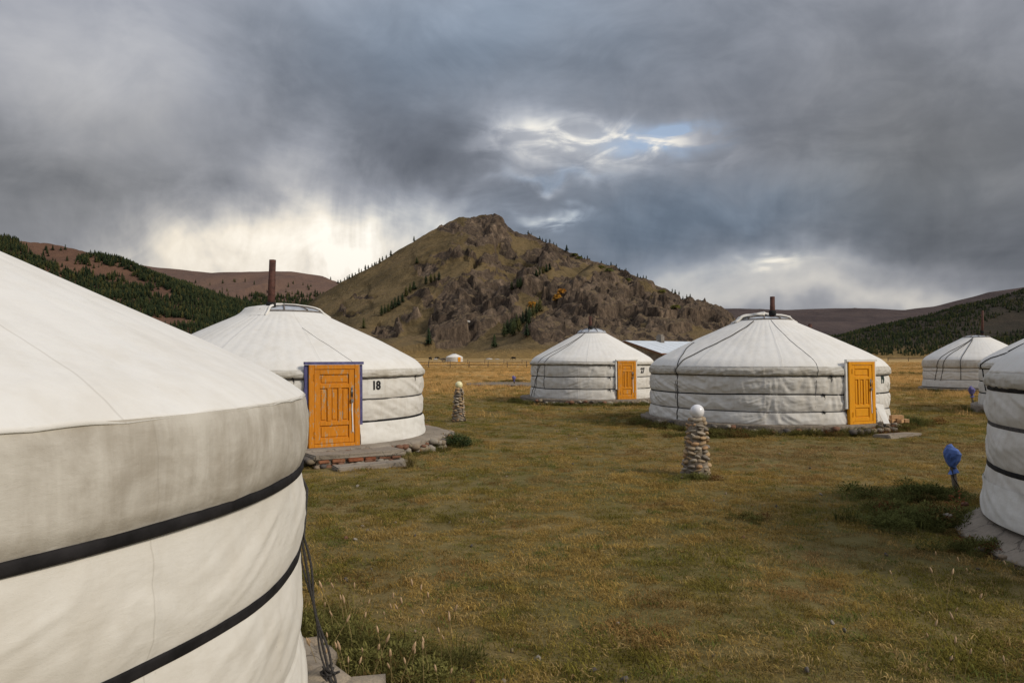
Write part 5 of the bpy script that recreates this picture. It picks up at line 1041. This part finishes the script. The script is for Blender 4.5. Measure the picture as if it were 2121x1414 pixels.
for px, py, rx, ry, n, s0, dk in [(945, 920, .35, .35, 26, 1.2, .9), (1890, 880, .5, .6, 40, 1.3, .3), (1470, 905, 1.5, .4, 80, 1.0, .2), (1890, 1030, .8, .45, 110, 1.0, .9), (1930, 1085, .8, .40, 130, 1.0, .9), (2050, 1140, .7, .25, 70, .7, .8), (1850, 1060, .5, .5, 50, .8, .6), (1560, 1078, .45, .5, 14, .5, .4), (2090, 840, 1.0, .8, 40, 1.0, .8), (1330, 880, 1.2, .5, 40, .9, .2), (760, 1390, .5, .35, 70, .8, .4), (880, 1370, .4, .4, 30, .7, .3), (700, 1330, .3, .5, 40, .8, .4), (950, 868, .35, .3, 18, .6, .5), (1440, 992, .40, .30, 34, .6, .5), (1890, 775, 3, 3, 40, 1.6, .6), (1062, 792, 2.4, 1.6, 80, 1.3, .3)]:
    x0, y0 = at_g(px, py); weeds(x0, y0, rx, ry, n, s0, dk)
x, y, sc_, dk = map(np.concatenate, (wx, wy, ws, wt)); k = clear_of(x, y, -.16); k |= np.hypot(x - RUIN[0][0], y - RUIN[0][1]) < RUIN[1]; x, y, sc_, dk = x[k], y[k], sc_[k], dk[k]; n = len(x)
t = lerp3((.19, .175, .060), (.15, .17, .06), dk) * (1 + .3 * RNG.normal(0, .8, n))[:, None]; t[RNG.random(n) < .10] = (.20, .14, .055); t[RNG.random(n) < .04] = (.17, .07, .035)
idx = np.where(RNG.random(n) < .35 + .45 * dk, RNG.integers(0, 3, n), RNG.integers(3, 5, n)); zz = np.where(np.hypot(x - RUIN[0][0], y - RUIN[0][1]) < RUIN[1], .15, 0)
scatter('weeds', np.stack([x, y, zz], -1), np.stack([RNG.normal(0, .1, n), RNG.normal(0, .1, n), RNG.uniform(0, 6.28, n)], -1), np.stack([sc_, sc_, sc_ * RNG.uniform(.8, 1.25, n)], -1), idx, np.clip(t, .01, 1), WEED, 'dark green weeds growing round the platforms')
# loose pebbles and dung in the worn turf
xp, yp = frustum(900, 4, 34); k = clear_of(xp, yp) & (fbm(xp * .3, yp * .5, 14.0, 3) > .0); xp, yp = xp[k], yp[k]; n = len(xp); sp_ = RNG.uniform(.008, .030, n); pm = [me.copy() for me in STONES[:4]]
for me in pm: me.materials.clear(); me.materials.append(M_RUBBLE)
scatter('pebbles', np.stack([xp, yp, ground_z(xp, yp) + sp_ * .6], -1), RNG.uniform(0, 3, (n, 3)), np.stack([sp_ * 1.3, sp_, sp_ * .7], -1), RNG.integers(0, 4, n), np.ones((n, 3)), pm, 'small loose pebbles in the lawn')
# seed-head stalks one can pick out
M_SEED = simple('dry seed head', (.46, .32, .19), .9, .25, 20, .3)
M_STALK = simple('dry stalk', (.30, .225, .10), .9, .2, 20)
STK = []
for i in range(4):
    rnd = random.Random(i); lx, ly = rnd.uniform(-.10, .10), rnd.uniform(-.10, .10); h = rnd.uniform(.24, .38)
    st_ = MB().tube([(0, 0, -.02), (lx * .3, ly * .3, h * .5), (lx, ly, h)], [.0022, .0018, .0014], 4).mesh('stem'); st_.materials.append(M_STALK)
    hd = MB().tube([(lx, ly, h - .004), (lx * 1.06, ly * 1.06, h + .012), (lx * 1.15, ly * 1.15, h + .032), (lx * 1.22, ly * 1.22, h + .05)], [.003, .0085, .0075, .001], 6).mesh('seed_head', True); hd.materials.append(M_SEED); STK.append((st_, hd))
def stalk(px, py, label, group, s0=1.0):
    x0, y0 = at_g(px, py); t = thing('seed_stalk', label, 'stalk', (x0, y0, 0), group); t.rotation_euler = (0, 0, random.uniform(0, 6.28)); t.scale = (s0,) * 3; a, b = random.choice(STK); obj('stem', a, None, t); obj('seed_head', b, None, t)
for i in range(46): stalk(random.uniform(650, 960), random.uniform(1290, 1480), 'dry grass stalk with pale seed head by the nearest yurt', 'seed stalks by the nearest yurt', random.uniform(.7, 1.15))
for i in range(16): stalk(random.uniform(1820, 2110), random.uniform(1180, 1440), 'pale dry stalk in the lawn at lower right', 'dry stalks at lower right', random.uniform(.6, 1.0))
# single plants that stand out
def clump(px, py, label, meshes, tintc, s0, name='grass_clump', cat='plant', zz=0.0):
    x0, y0 = at_g(px, py); t = thing(name, label, cat, (x0, y0, zz)); t.scale = s0
    m2 = leafmat(name + ' leaf', [tintc, tuple(q * 1.2 for q in tintc)])
    for i, me in enumerate(meshes): c2 = me.copy(); c2.materials.clear(); c2.materials.append(m2); o = obj('blades', c2, None, t); o.rotation_euler = (0, 0, i * 1.7)
    return t
LONG = [tuft(80 + i, 60, .10, .22, .48, .008, .9) for i in range(2)]
clump(852, 968, 'spiky dry yellow grass tuft beside the broken step of yurt 18', LONG, (.24, .19, .07), (.95,) * 3)
clump(1893, 884, 'green grass tussock on the platform corner right of yurt 19', LONG + WEED[3:], (.10, .115, .035), (1.3,) * 3)
clump(646, 935, 'small green weed at the left foot of the ochre door', WEED[:2], (.06, .085, .03), (.6, .6, .45), 'green_weed', 'plant', PLAT)
clump(1978, 1068, 'rust red dried weed by the concrete apron at right', [leafy(90, 160, .10, .34)], (.30, .10, .045), (1.0, 1.0, 1.1), 'red_weed')
clump(948, 925, 'dark green bush by the right end of the yurt 18 platform', WEED[:3], (.055, .078, .030), (1.5, 1.5, 1.6), 'green_weed')
